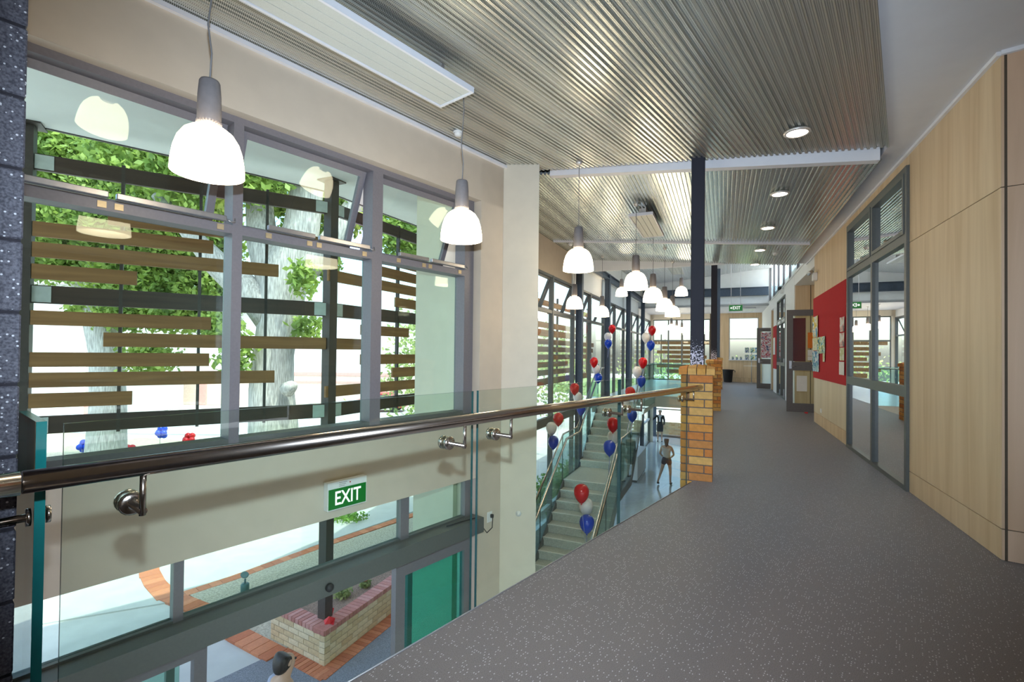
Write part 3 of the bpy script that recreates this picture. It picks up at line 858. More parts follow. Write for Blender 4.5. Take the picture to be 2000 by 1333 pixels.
for i, s in enumerate((11.8, 15.0, 18.6, 22.2)):
    o = boxes('steel_column', F2, [(s - .07, s + .07, 3.22, 3.235, ZL, 3.78), (s - .07, s + .07, 3.365, 3.38, ZL, 3.78), (s - .008, s + .008, 3.235, 3.365, ZL, 3.78),
                                   (s - .10, s + .10, 3.20, 3.40, ZL, ZL + 0.02)], m_bsteel)
    tag(o, '%s dark blue steel column standing against the glass wall beside the stairs' % cwords[i], 'column', 'columns along the stair glazing')
tag(boxes('eaves_beam', F2, [(11.73, 22.04, 3.23, 3.37, 3.62, 3.645), (11.73, 22.04, 3.23, 3.37, 3.755, 3.78), (11.73, 22.04, 3.292, 3.308, 3.645, 3.755)], m_bsteel),
    'dark steel beam running along the column heads above the stair glazing', 'beam')

# --- end windows
w = window(F2.w(26.2, 2.0, 0.0))
for D in (0.62, 1.30, 1.95, 2.60, 3.35):
    box('mullion', F2, (26.12, 26.22), (D - .03, D + .03), (0, 3.1), m_frame2, w)
for a, b in ((.65, 1.27), (1.33, 1.92), (1.98, 2.57), (2.63, 3.32)):
    for z0, z1 in ((0, .05), (1.98, 2.05), (3.05, 3.1)): box('rail', F2, (26.14, 26.2), (a, b), (z0, z1), m_frame2, w)
    for z0, z1 in ((.05, 1.98), (2.05, 3.05)): box('pane', F2, (26.165, 26.172), (a, b), (z0, z1), m_fglass, w)
w = window(F2.w(26.2, -0.9, 1.08))
for D in ((-1.54, -1.50), (-0.29, -0.25)): box('jamb', F2, (26.14, 26.24), D, (1.08, 3.12), m_trim, w)
for z in ((1.08, 1.11), (2.08, 2.13), (3.09, 3.12)): box('rail', F2, (26.14, 26.24), (-1.50, -0.29), z, m_trim, w)
box('sill', F2, (26.02, 26.14), (-1.56, -0.23), (1.055, 1.085), m_trim, w)
for z in ((1.11, 2.08), (2.13, 3.09)): box('pane', F2, (26.18, 26.187), (-1.50, -0.29), z, m_fglass, w)

# --- big classroom window in the right wall
w = window(F2.w(7.2, -1.68, 0))
fd = (-1.72, -1.655)
for s in ((5.958, 6.02), (7.17, 7.235), (8.455, 8.517)): box('stile', F2, s, fd, (0.0, 3.232), m_frame2, w)
for a, b in ((6.02, 7.17), (7.235, 8.455)):
    for z in ((0.0, 0.05), (0.925, 1.035), (2.47, 2.56), (3.17, 3.232)): box('rail', F2, (a, b), fd, z, m_frame2, w)
    for z in ((0.05, 0.925), (1.035, 2.47), (2.60, 3.135)): box('pane', F2, (a, b), (-1.695, -1.688), z, m_iglass, w)
    for z in ((2.56, 2.60), (3.13, 3.17)): box('sash_rail', F2, (a, b), (-1.70, -1.645), z, m_frame2, w)
    for s in ((a, a + .035), (b - .035, b)): box('sash_stile', F2, s, (-1.70, -1.645), (2.60, 3.13), m_frame2, w)
# --- far glazing in the right wall
w = window(F2.w(17.7, -1.7, 0))
for s in ((16.5, 16.56), (17.62, 17.70), (18.84, 18.9)): box('stile', F2, s, (-1.75, -1.67), (0, 3.15), m_frame2, w)
for a, b in ((16.56, 17.62), (17.70, 18.84)):
    for z in ((0, .05), (1.0, 1.1), (2.33, 2.36), (2.45, 2.5), (3.1, 3.15)): box('rail', F2, (a, b), (-1.75, -1.67), z, m_frame2, w)
    for z in ((.05, 1.0), (1.1, 2.33), (2.5, 3.1)): box('pane', F2, (a, b), (-1.715, -1.708), z, m_iglass, w)
# ================================================================== BALUSTRADE
def gpanel(name, fr, s, D, z, parent, body, edge):
    """glass sheet: faces clear, edges showing the green of the glass"""
    V = cube_v(s[0], s[1], D[0], D[1], z[0], z[1])
    return mesh(name, V, CUBE_F, None, parent, fr.mat(), mats=[body, edge], fmat=[1, 1, 0, 1, 0, 1] if abs(D[1] - D[0]) < abs(s[1] - s[0]) else [1, 1, 1, 0, 1, 0])
bal = tag(empty('glass_balustrade', F1.w(1.7, 1.8, 0)), 'frameless glass balustrade with a stainless steel handrail along the carpet edge', 'balustrade')
ZG = 1.12
for s in ((0.268, 1.895), (1.935, 3.60), (3.628, 5.18)):
    gpanel('glass_panel', F1, s, (1.795, 1.81), (-0.30, ZG), bal, m_bglass, m_gedge)
rail = tube('handrail', [F1.w(0.176, 1.68, 0.998), F1.w(5.33, 1.68, 0.982)], 0.028, m_steel, bal, 20)
tube('handrail', [F1.w(-0.9, 1.68, 0.997), F1.w(0.172, 1.68, 0.997)], 0.029, m_steel, bal, 20)
lathe('flange', [(0.0, -.006), (.052, -.006), (.052, .006), (0, .006)], m_steel, bal,
      face_mat(F1.w(5.30, 1.68, 0.982), Vector((0, 0, 1)), F1.e), 20)
def bracket(s, zc=0.868):
    d = lathe('bracket', [(0, -.006), (.030, -.006), (.034, 0), (.034, .012), (.026, .016), (.011, .018), (0.011, .118), (0, .118)], m_steel, bal,
              face_mat(F1.w(s, 1.795, zc), F1.e, -F1.n), 18)
    lathe('rear_disc', [(0, -.006), (.030, -.006), (.034, 0), (.034, .012), (0, .012)], m_steel, d, face_mat(F1.w(s, 1.824, zc), F1.e, F1.n), 18)
    tube('post', [F1.w(s, 1.682, zc - 0.012), F1.w(s, 1.68, 0.975)], 0.0085, m_steel, d, 10)
for s in (0.42, 1.715, 2.075, 3.42, 3.765, 5.03): bracket(s)
# return pane at the block pier
ret = tag(empty('glass_return', F1.w(0.23, 2.0, 0)), 'thick green edged glass pane standing end-on beside the block pier', 'glass pane')
V = cube_v(0.218, 0.240, 1.845, 2.20, -0.9, 1.125)
mesh('glass_panel', V, CUBE_F, None, ret, F1.mat(), mats=[m_bglass, m_gedgel, m_gedge], fmat=[1, 1, 1, 2, 2, 0])
for s, sg in ((0.214, -1), (0.244, 1)):
    lathe('clamp_disc', [(0, 0), (.024, 0), (.024, .01), (0, .01)], m_steel, ret, face_mat(F1.w(s, 1.872, 0.862), F1.n, F1.e * sg), 16)
tube('rod', [F1.w(0.214, 1.872, 0.862), F1.w(-0.5, 1.872, 0.862)], 0.011, m_steel, ret, 10)

# ================================================================== BRICK PILLARS AND BLACK COLUMNS
def scuffed():
    m, nt, N, L, b = new_mat('scuffed_black_steel')
    setp(b, (0.03, 0.03, 0.04), 0.6, 0, 0.2)
    tc = N.new('ShaderNodeTexCoord')
    nz = N.new('ShaderNodeTexNoise'); nz.inputs['Scale'].default_value = 75; nz.inputs['Detail'].default_value = 5
    L.new(tc.outputs['Object'], nz.inputs['Vector'])
    sx = N.new('ShaderNodeSeparateXYZ'); L.new(tc.outputs['Object'], sx.inputs[0])
    mr = N.new('ShaderNodeMapRange')
    mr.inputs['From Min'].default_value = 0.12; mr.inputs['From Max'].default_value = 0.42
    mr.inputs['To Min'].default_value = 0.50; mr.inputs['To Max'].default_value = 0.80
    L.new(sx.outputs['Z'], mr.inputs['Value'])
    gt = N.new('ShaderNodeMath'); gt.operation = 'GREATER_THAN'
    L.new(nz.outputs['Fac'], gt.inputs[0]); L.new(mr.outputs[0], gt.inputs[1])
    mx = N.new('ShaderNodeMix'); mx.data_type = 'RGBA'
    mx.inputs['A'].default_value = (0.026, 0.026, 0.036, 1); mx.inputs['B'].default_value = (0.62, 0.60, 0.72, 1)
    L.new(gt.outputs[0], mx.inputs['Factor']); L.new(mx.outputs['Result'], b.inputs['Base Color'])
    return m
m_scuff = scuffed()
def pillar(s0, D0, label):
    A, Lb, wb, j = 0.316, 0.23, 0.076, 0.010
    root = tag(empty('brick_pillar', F2.w(s0 + A / 2, D0 + A / 2, 0)), label, 'pillar', 'brick pillars along the corridor edge')
    box('mortar', F2, (s0 + .006, s0 + A - .006), (D0 + .006, D0 + A - .006), (-0.34, 1.125), m_mortar, root)
    rnd = random.Random(int(s0 * 10))
    nb = 0
    zb = -0.086 * 4
    while zb < 1.11:
        rects = [(0, Lb, 0, wb), (A - wb, A, 0, Lb), (A - Lb, A, A - wb, A), (0, wb, A - Lb, A)]
        for u0, u1, v0, v1 in rects:
            if nb % 2: u0, u1 = A - u1, A - u0
            box('brick', F2, (s0 + v0, s0 + v1), (D0 + u0, D0 + u1), (zb, zb + 0.076), rnd.choice(m_obrick), root, 0.003)
        zb += 0.086; nb += 1
    zt = zb - 0.004
    W = 0.365
    c = A / 2
    for i in range(4):
        for k in range(2):
            u0 = D0 + c - W / 2 + i * W / 4 + .004; u1 = u0 + W / 4 - .008
            va, vb = (s0 + c - W / 2, s0 + c - .002) if k == 0 else (s0 + c + W / 2, s0 + c + .002)
            t0 = 0.060 + 0.045 * (1 - abs(u0 - D0 - c) / (W / 2)); t1 = 0.060 + 0.045 * (1 - abs(u1 - D0 - c) / (W / 2))
            ins = 0.014 if k == 0 else -0.014
            V = [F2.w(va + ins, u0, zt), F2.w(va + ins, u1, zt), F2.w(vb, u1, zt), F2.w(vb, u0, zt),
                 F2.w(va, u0, zt + .064), F2.w(va, u1, zt + .064), F2.w(vb, u1, zt + t1 + .02), F2.w(vb, u0, zt + t0 + .02)]
            mesh('cap_brick', V, CUBE_F, rnd.choice(m_obrick), root)
    return root
pillar(5.485, 0.10, 'amber brick pillar in the foreground where the steel handrail ends')
pillar(12.46, 0.05, 'second amber brick pillar down the corridor, behind the foreground one')
pillar(20.25, 0.03, 'farthest amber brick pillar, beside the black bin at the corridor end')
for s, D, zt_, lab in ((5.66, 0.262, 3.49, 'black steel column rising to the ceiling from the foreground brick pillar'),
                       (12.63, 0.21, 4.65, 'black steel column on the second brick pillar'),
                       (20.42, 0.19, 4.65, 'dark blue steel column on the farthest brick pillar')):
    V = cube_v(-.062, .062, -.068, .068, 0, zt_ - 1.19)
    o = mesh('steel_column', V, CUBE_F, m_scuff if s < 19 else m_bsteel, None, F2.mat(s, D, 1.19))
    tag(o, lab, 'column', 'columns on the brick pillars')
    bv = o.modifiers.new('edges', 'BEVEL'); bv.width = 0.006; bv.segments = 2

# ================================================================== PENDANT LAMPS
def pendant_proto():
    root = empty('pendant_lamp', (0, 0, 0))
    R = 0.175
    prof = [(0.048, 0.252), (0.085, 0.243), (0.118, 0.218), (0.145, 0.175), (0.162, 0.120), (0.172, 0.055), (R, 0.0),
            (R - .006, 0.0), (0.165, 0.055), (0.155, 0.12), (0.138, 0.17), (0.112, 0.21), (0.08, 0.234), (0.0, 0.245)]
    lathe('shade', prof, m_shade, root, None, 32)
    lathe('housing', [(0, .245), (.044, .247), (.048, .270), (.056, .274), (.058, .288), (.056, .42), (.050, .495), (.045, .505), (0, .505)], m_socket, root, None, 24)
    V, Fc = [], []
    for i in range(24):
        a = 2 * pi * i / 24
        ca, sa_ = cos(a), sin(a)
        b0 = [(.045, -.0025), (.0615, -.0025), (.0615, .0025), (.045, .0025)]
        k = len(V)
        for z in (.268, .280):
            for x, y in b0: V.append((x * ca - y * sa_, x * sa_ + y * ca, z))
        Fc += [tuple(q + k for q in f) for f in CUBE_F]
    mesh('cooling_fins', V, Fc, m_socket, root, None)
    return root
proto = pendant_proto()
first = [True]
def pendant(fr, s, D, zb, zc, label, wob=0.0):
    M = Matrix.Translation(fr.w(s, D, zb)) @ Matrix.Rotation(s, 4, 'Z')
    if first[0]:
        first[0] = False
        o = proto
        o.matrix_basis = M
        M0 = WM[o.name].copy(); WM[o.name] = M
        for ch in o.children: WM[ch.name] = M @ M0.inverted() @ WM[ch.name]
    else:
        o = copy_tree(proto_clean, M)
    tag(o, label, 'pendant lamp', 'dome pendant lamps')
    p = fr.w(s, D, 0)
    L_ = zc - zb - 0.505
    pts = [p + Vector((wob * sin(i * 2.1) * 0.01, wob * cos(i * 1.7) * 0.01, zb + 0.50 + L_ * i / 5)) for i in range(6)]
    pts[0] = p + Vector((0, 0, zb + .50)); pts[-1] = p + Vector((0, 0, zc))
    tube('cord', pts, 0.0045, m_cord, o, 6)
    lathe('ceiling_rose', [(0, -.045), (.012, -.045), (.036, -.03), (.040, 0), (0, 0)], m_ring, o, Matrix.Translation(p + Vector((0, 0, zc))), 16)
    return o
proto_clean = copy_tree(proto, Matrix.Translation((0, 0, 0)))
for L_ in [(F1, 0.99, 2.92, 2.272, zc1(2.92), 'large glowing white dome pendant nearest the camera, before the first left window', 1),
           (F1, 2.91, 2.92, 2.272, zc1(2.92), 'glowing white dome pendant in front of the third left window', 1),
           (F1, 4.83, 2.94, 2.28, zc1(2.94), 'glowing white dome pendant just right of the cream wall corner', 0),
           (F2, 7.34, 1.20, 2.285, zc2(1.2), 'glowing dome pendant hanging below the small ceiling heater', 0),
           (F2, 9.03, 1.17, 2.265, zc2(1.17), 'second dome pendant in the row running from the small heater', 0),
           (F2, 10.62, 1.14, 2.235, zc2(1.14), 'third dome pendant in the row running from the small heater', 0),
           (F2, 12.25, 1.13, 2.23, zc2(1.13), 'fourth dome pendant in the row running from the small heater', 0),
           (F2, 14.63, 1.11, 3.0, zc3(1.11), 'dome pendant hung high in front of the far blue beam', 0),
           (F2, 9.75, 2.84, 2.25, zc2(2.84), 'dome pendant over the stairs nearest the left glazing', 0),
           (F2, 11.77, 2.73, 2.225, zc2(2.73), 'second dome pendant over the stairs by the left glazing', 0),
           (F2, 14.55, 2.79, 3.04, zc3(2.79), 'dome pendant hung high near the glazing past the stair landing', 0),
           (F2, 23.0, 2.16, 2.42, 3.36, 'nearest of the three tiny pendants before the end window', 0),
           (F2, 24.0, 2.02, 2.40, 3.36, 'middle of the three tiny pendants before the end window', 0),
           (F2, 25.2, 1.88, 2.38, 3.36, 'farthest of the three tiny pendants before the end window', 0)]:
    pendant(*L_)
def kill(o):
    for c in list(o.children): kill(c)
    bpy.data.objects.remove(o)
kill(proto_clean)

# ================================================================== CEILING THINGS
def heater(fr, s, D, z, label, hang):
    root = tag(empty('radiant_heater', fr.w((s[0] + s[1]) / 2, (D[0] + D[1]) / 2, z)), label, 'heater', 'ceiling radiant heaters')
    t = 0.018
    for a, b, c, d in ((s[0], s[1], D[0], D[0] + t), (s[0], s[1], D[1] - t, D[1]), (s[0], s[0] + t, D[0] + t, D[1] - t), (s[1] - t, s[1], D[0] + t, D[1] - t)):
        box('rim', fr, (a, b), (c, d), (z, z + 0.045), m_heat, root)
    npan = 4
    wd = (D[1] - D[0] - 2 * t - .006) / npan
    for i in range(npan):
        d0 = D[0] + t + .003 + i * wd
        box('element', fr, (s[0] + t + .004, s[1] - t - .004), (d0 + .003, d0 + wd - .003), (z + .008, z + .02), m_heatg, root)
    box('back', fr, (s[0] + .005, s[1] - .005), (D[0] + .005, D[1] - .005), (z + .022, z + .046), m_heat, root)
    for ss in (s[0] + 0.2, s[1] - 0.2):
        box('hanger', fr, (ss - .015, ss + .015), ((D[0] + D[1]) / 2 - .05, (D[0] + D[1]) / 2 + .05), (z + .046, hang), m_zinc, root)
    return root
heater(F1, (1.05, 2.73), (2.62, 3.0), 3.35, 'long white radiant heater panel over the left windows', 3.54)
heater(F2, (7.42, 8.90), (0.97, 1.33), 3.40, 'small white radiant heater on the corridor ceiling behind the third pendant', 3.56)
heater(F2, (17.0, 18.6), (1.3, 1.75), 4.22, 'distant white radiant heater under the raised ceiling', 4.55)
box_l = heater(F2, (23.0, 24.6), (-1.25, -0.75), 3.30, 'white radiant heater on the far end ceiling by the exit sign', 3.36)
dw = ['nearest', 'second', 'third', 'fourth', 'fifth']
for i, (fr, s, D, z) in enumerate(((F1, 5.064, 0.774, zc1(0.774)), (F2, 6.99, -0.645, zc2(-.645)), (F2, 8.80, -0.645, zc2(-.645)), (F2, 10.62, -0.645, zc2(-.645)), (F2, 12.25, -0.645, zc2(-.645)))):
    p = fr.w(s, D, z - .012)
    root = tag(empty('downlight', p), '%s round downlight along the corridor ceiling counting from the camera' % dw[i], 'downlight', 'corridor downlights')
    M = Matrix.Translation(p)
    lathe('ring', [(.085, -.011), (.087, -.018), (.108, -.016), (.112, 0), (0, 0)], m_ring, root, M, 28)
    lathe('lens', [(0, -.0125), (.085, -.012), (.085, -.011)], m_dl, root, M, 28)
p = F2.w(24.5, -0.45, 3.36)
root = tag(empty('downlight', p), 'small round downlight on the far end ceiling below the exit sign', 'downlight', 'corridor downlights')
lathe('ring', [(.085, -.011), (.087, -.018), (.108, -.016), (.112, 0), (0, 0)], m_ring, root, Matrix.Translation(p), 20)
lathe('lens', [(0, -.0125), (.085, -.012), (.085, -.011)], m_dl, root, Matrix.Translation(p), 20)
def detector(p, label):
    root = tag(empty('smoke_detector', p), label, 'detector')
    M = Matrix.Translation(p)
    lathe('base', [(0, -.015), (.05, -.015), (.053, 0), (0, 0)], m_plastic, root, M, 20)
    lathe('head', [(0, -.05), (.028, -.05), (.04, -.03), (.042, -.015), (0, -.015)], m_plastic, root, M, 20)
detector(F1.w(3.50, 3.58, zc1(3.58)), 'white smoke detector on the metal ceiling above the second pendant')
detector(F2.w(10.96, -0.93, zc2(-.93)), 'smoke detector on the corridor ceiling between the far downlights')
detector(F2.w(10.3, 3.1, zc2(3.1)), 'small detector at the left end of the far ceiling bar')

# ================================================================== SIGNS
def exit_sign(M, w, h, label, arrow, cat='exit sign'):
    """M: X right, Y up, Z towards the viewer; sign centred on M"""
    root = empty('exit_sign', (0, 0, 0), M=M)
    tag(root, label, cat)
    mesh('case', cube_v(-w/2, w/2, -h/2, h/2, -.06, 0), CUBE_F, m_plastic, root, M)
    g0 = -h/2 + h*.04
    mesh('face', cube_v(-w/2 + .008, w/2 - .008, g0, h/2 - h*(.24 if not arrow else .06), 0, .004), CUBE_F, m_green, root, M)
    yc = (g0 + h/2 - h*(.24 if not arrow else .06)) / 2
    tx = 0.0 if not arrow else w * .05
    text('lettering', 'EXIT', h * (0.66 if not arrow else .66), M @ Matrix.Translation((tx, yc - h * .01, .005)) @ Matrix.Diagonal((.80, 1.05, 1, 1)), m_signw, root)
    if arrow:
        V = [(-w*.40, yc, .005), (-w*.31, yc + h*.2, .005), (-w*.31, yc + h*.08, .005), (-w*.25, yc + h*.08, .005), (-w*.25, yc - h*.08, .005), (-w*.31, yc - h*.08, .005), (-w*.31, yc - h*.2, .005)]
        mesh('arrow', V, [tuple(range(7))], m_signw, root, M)
    else:
        for i in range(3):
            mesh('small_print', cube_v(-w*.22, -w*.22 + w*(.2 - .03*i), h*.44 - i*h*.06, h*.455 - i*h*.06, 0, .0012), CUBE_F, m_cord, root, M)
        lathe('indicator', [(0, .002), (.006, .002), (.006, 0), (0, 0)], m_ribbon, root, M @ Matrix.Translation((w*.06, h*.40, 0)), 10)
    return root
es = exit_sign(face_mat(F1.w(2.386, 3.735, 0.10), F1.e, -F1.n), 0.375, 0.235, 'green and white EXIT sign fixed to the cream wall below the left windows', False)
Mx = face_mat(F2.w(15.0, -0.31, 2.645), -F2.n, -F2.e)
e2 = exit_sign(Mx, 0.36, 0.185, 'small green EXIT sign with an arrow hanging over the corridor', True)
for d in (-.12, .12):
    pa = F2.w(15.02, -0.31 + d, 2.73)
    tube('suspension_rod', [pa, F2.w(15.02, -0.31 + d, zc3(-.31))], 0.006, m_trim, e2, 6)

# outlet with plug on the cream corner, round sensor, cable
o = tag(empty('power_outlet', F1.w(4.30, 3.8, -0.60)), 'white power outlet with a black plug on the cream wall corner', 'outlet')
box('plate', F1, (4.262, 4.345), (3.79, 3.8), (-0.665, -0.545), m_plastic, o, 0.002)
box('plug', F1, (4.305, 4.335), (3.755, 3.79), (-0.615, -0.575), m_dark, o, 0.004)
tube('cable', [F1.w(4.32, 3.76, -0.615), F1.w(4.30, 3.75, -0.72), F1.w(4.22, 3.76, -0.76), F1.w(4.12, 3.74, -0.66), F1.w(4.02, 3.74, -0.53), F1.w(3.8, 3.78, -0.53), F1.w(3.62, 3.80, -0.53)], 0.006, m_dark, o, 6)
pv = Vector((0.10, 5.842, -0.60))
o = lathe('motion_sensor', [(0, -.0), (.035, 0), (.033, .012), (.016, .016), (.014, .03), (0, .032)], m_plastic, None,
          face_mat(pv, Vector((0.425, -0.088, 0)), Vector((-0.088, -0.425, 0))), 18)
tag(o, 'small round white sensor on the cream wall corner right of the outlet', 'sensor')

# ================================================================== STAIRCASE
RS = 0.1625
st = tag(empty('staircase', F2.w(9.0, 2.6, ZL)), 'straight staircase with grey stone treads climbing away to the upper landing', 'staircase')
SD = (2.0, 3.22)
def step(s0, s1, ztop):
    box('tread', F2, (s0, s1 + .02), SD, (ztop - .045, ztop), m_stone, st)
    box('riser', F2, (s0 + .03, s0 + .05), (SD[0] + .01, SD[1] - .01), (ztop - RS, ztop - .045), m_stone, st)
    box('nosing', F2, (s0 - .004, s0 + .035), SD, (ztop, ztop + .004), m_nosing, st)
for k in range(1, 11):
    s0 = 10.335 - 0.2645 * k
    step(s0, s0 + 0.2645, -9 * RS - k * RS)
step(10.335, 11.671, -9 * RS)
for k in range(1, 9):
    s0 = 11.671 + 0.24 * (k - 1)
    step(s0, s0 + 0.24, -9 * RS + k * RS)
box('riser', F2, (13.59, 13.6), SD, (-RS, -.004), m_stone, st)
for D in SD:
    dd = (D - .012, D + .012)
    V = [F2.w(7.69, dd[0], ZL), F2.w(7.69, dd[0], ZL + .15), F2.w(10.335, dd[0], -9*RS + .0), F2.w(11.671, dd[0], -9*RS), F2.w(13.6, dd[0], -.02), F2.w(13.6, dd[0], -.34), F2.w(11.8, dd[0], -9*RS - .34), F2.w(10.2, dd[0], -9*RS - .34), F2.w(8.05, dd[0], ZL)]
    V2 = [v + F2.n * .024 for v in V]
    nv = len(V)
    mesh('stringer', V + V2, [tuple(range(nv)), tuple(range(nv, 2*nv))[::-1]] + [(i, nv + i, nv + (i+1) % nv, (i+1) % nv) for i in range(nv)], m_frame2, st)
def nose(s):
    if s < 10.335: return -9*RS - (10.335 - s) * RS / 0.2645
    if s < 11.431: return -9*RS
    return -9*RS + (s - 11.431) * RS / 0.24
def stair_rail(D, label, offs):
    root = tag(empty('stair_balustrade', F2.w(9, D, ZL)), label, 'balustrade', 'stair balustrades')
    for a, b in ((7.55, 8.9), (8.92, 10.3), (10.32, 11.45), (11.47, 12.5), (12.52, 13.6)):
        za, zb_ = nose(a), nose(b)
        V = [F2.w(s, D + d, z) for d in (-.006, .006) for s, z in ((a, za - .12), (b, zb_ - .12), (b, zb_ + .98), (a, za + .98))]
        mesh('glass_panel', V, [(0, 1, 2, 3), (7, 6, 5, 4), (0, 4, 5, 1), (1, 5, 6, 2), (2, 6, 7, 3), (3, 7, 4, 0)], None, root, mats=[m_stglass, m_gedge], fmat=[0, 0, 1, 1, 1, 1])
    Dr = D + offs
    pts = [F2.w(7.25, Dr, nose(7.55) + .88), F2.w(7.55, Dr, nose(7.55) + .88), F2.w(10.35, Dr, nose(10.33) + .90), F2.w(11.40, Dr, nose(11.4) + .90), F2.w(13.55, Dr, .90), F2.w(13.9, Dr, .92)]
    tube('handrail', pts, 0.026, m_steel, root, 12)
    tube('handrail', [F2.w(7.4, D, nose(7.55) + 1.0), F2.w(10.35, D, nose(10.33) + 1.0), F2.w(11.42, D, nose(11.4) + 1.0), F2.w(13.6, D, 1.02)], 0.016, m_steel, root, 10)
    for s in (7.9, 9.3, 10.8, 12.2, 13.2):
        tube('bracket', [F2.w(s, D, nose(s) + .80), F2.w(s, Dr, nose(s) + .80), F2.w(s, Dr, nose(s) + .88)], 0.008, m_steel, root, 8)
    return root
stair_rail(3.24, 'glass stair balustrade with steel handrail on the window side', -0.08)
stair_rail(1.96, 'glass stair balustrade with steel handrail on the corridor side', 0.08)
# rail around the upper landing
lr = tag(empty('landing_balustrade', F2.w(15.9, 1.1, 0)), 'glass and steel balustrade along the edge of the upper landing beyond the stairs', 'balustrade')
for a, b in ((0.34, 1.14), (1.16, 1.98)):
    gpanel('glass_panel', F2, (15.93, 15.942), (a, b), (-0.2, 1.05), lr, m_stglass, m_gedge)
gpanel('glass_panel', F2, (13.62, 15.92), (1.97, 1.982), (-0.2, 1.05), lr, m_stglass, m_gedge)
tube('handrail', [F2.w(13.62, 2.02, 1.0), F2.w(15.9, 2.02, 1.0), F2.w(15.98, 1.9, 1.0), F2.w(15.98, 0.3, 1.0)], 0.022, m_steel, lr, 10)
cr = tag(empty('corridor_balustrade', F2.w(9, 0.3, 0)), 'glass balustrade with handrail between the first two brick pillars', 'balustrade')
for a, b in ((5.82, 8.0), (8.02, 10.2), (10.22, 12.44)):
    gpanel('glass_panel', F2, (a, b), (0.33, 0.342), (-0.2, 1.1), cr, m_bglass, m_gedge)
tube('handrail', [F2.w(5.8, 0.24, 1.0), F2.w(12.46, 0.24, 1.0)], 0.025, m_steel, cr, 10)

# ================================================================== BALLOONS
bp = [(0.0, 0.135), (.035, .13), (.07, .112), (.096, .08), (.108, .035), (.105, -.01), (.088, -.06), (.06, -.102), (.03, -.132), (.010, -.146), (.006, -.150), (.014, -.160), (0, -.160)]
BME = {}
bunches = [('left', 3.11, [[(9.59, -.038), (9.269, -.193), (9.214, -.45)], [(10.763, .509), (11.154, .279), (11.252, -.009)], [(12.541, 1.092), (12.94, .893), (12.949, .658)], [(14.778, 2.073), (14.36, 1.809), (14.161, 1.608)]]),
           ('right', 1.83, [[(6.729, -.655), (7.135, -.967), (6.967, -1.157)], [(8.836, .036), (9.073, -.233), (8.468, -.317)], [(10.595, .484), (10.186, .281), (10.743, -.016)], [(12.354, 1.105), (11.734, .897), (11.975, .667)], [(13.986, 1.98), (13.11, 1.752), (13.601, 1.559)]])]
wl_ = ['lowest', 'second', 'third', 'topmost']
wr_ = ['lowest', 'second', 'third', 'fourth', 'topmost']
for side, D, bl in bunches:
    for bi, tri in enumerate(bl):
        word = (wl_ if side == 'left' else wr_)[bi]
        sb_, zb_ = tri[2]
        tie = F2.w(sb_ + .02, D, zb_ - .42)
        for ci, (s, z) in enumerate(tri):
            cn = ('red', 'white', 'blue')[ci]
            jD = (0.0, 0.04, -0.02)[ci]
            p = F2.w(s, D + jD, z)
            me = BME.get(cn)
            if me is None:
                o = lathe('balloon', bp, m_bal[cn], None, Matrix.Translation(p), 20)
                BME[cn] = o.data
            else:
                o = bpy.data.objects.new('balloon', me); link(o, Matrix.Translation(p))
            tag(o, '%s balloon in the %s bunch tied along the %s stair rail' % (cn, word, side), 'balloon', 'balloons on the stairs')
            q = p + Vector((0, 0, -.155))
            tube('string', [q, q.lerp(tie, .5) + Vector((.006, 0, 0)), tie], 0.0025, m_bal['blue'] if cn == 'blue' else m_string, o, 5)
# ================================================================== RIGHT WALL THINGS
board = tag(empty('pinboard', F2.w(10.0, -1.67, 0.9)), 'large red felt pinboard on the plywood wall beside the classroom window', 'pinboard')
box('felt', F2, (8.585, 11.44), (-1.68, -1.662), (0.89, 2.475), m_red, board)
def sheet(s0, s1, z0, z1, m, label, cat='painting', D=-1.656, curl=0.012):
    """pinned sheet of paper, slightly curled off the wall"""
    V, Fc = [], []
    for i in range(5):
        t = i / 4
        d = D + curl * (2 * t - 1) ** 2
        for z in (z0, z1):
            V.append((s0 + (s1 - s0) * t, d, z)); V.append((s0 + (s1 - s0) * t, d - .0015, z))
    for i in range(4):
        a = i * 4; b = a + 4
        Fc += [(a, b, b + 2, a + 2), (a + 1, a + 3, b + 3, b + 1), (a, a + 1, b + 1, b), (a + 2, b + 2, b + 3, a + 3)]
    Fc += [(0, 2, 3, 1), (16, 17, 19, 18)]
    c = Vector(((s0 + s1) / 2, D, (z0 + z1) / 2))
    o = mesh('paper_sheet', [Vector(v) - c for v in V], Fc, m, None, F2.mat(*c))
    return tag(o, label, cat, 'papers pinned to the red board')
sheet(10.82, 11.40, 1.69, 2.10, m_art[0], 'yellow bordered painting at the upper far corner of the red board')
sheet(10.10, 10.85, 1.37, 1.68, m_art[1], 'wide teal and green painting stepping out across the red board')
sheet(10.87, 11.40, 1.43, 1.68, m_art[4], 'green painting at the far edge of the red board below the yellow one')
sheet(10.70, 11.40, 1.02, 1.42, m_art[2], 'blue painting at the lower far corner of the red board')
sheet(10.12, 10.30, 1.22, 1.365, m_art[4], 'small olive slip hanging under the teal painting')
sheet(8.60, 8.90, 1.70, 1.92, m_art[3], 'topmost portrait in the near column of papers on the red board')
sheet(8.60, 8.92, 1.47, 1.68, m_art[3], 'second portrait down in the near column of papers on the red board')
sheet(8.60, 8.90, 1.26, 1.455, m_art[4], 'olive sheet third down in the near column on the red board')
sheet(8.60, 8.94, 1.04, 1.24, m_paper, 'white typed sheet at the foot of the near column on the red board', 'notice')
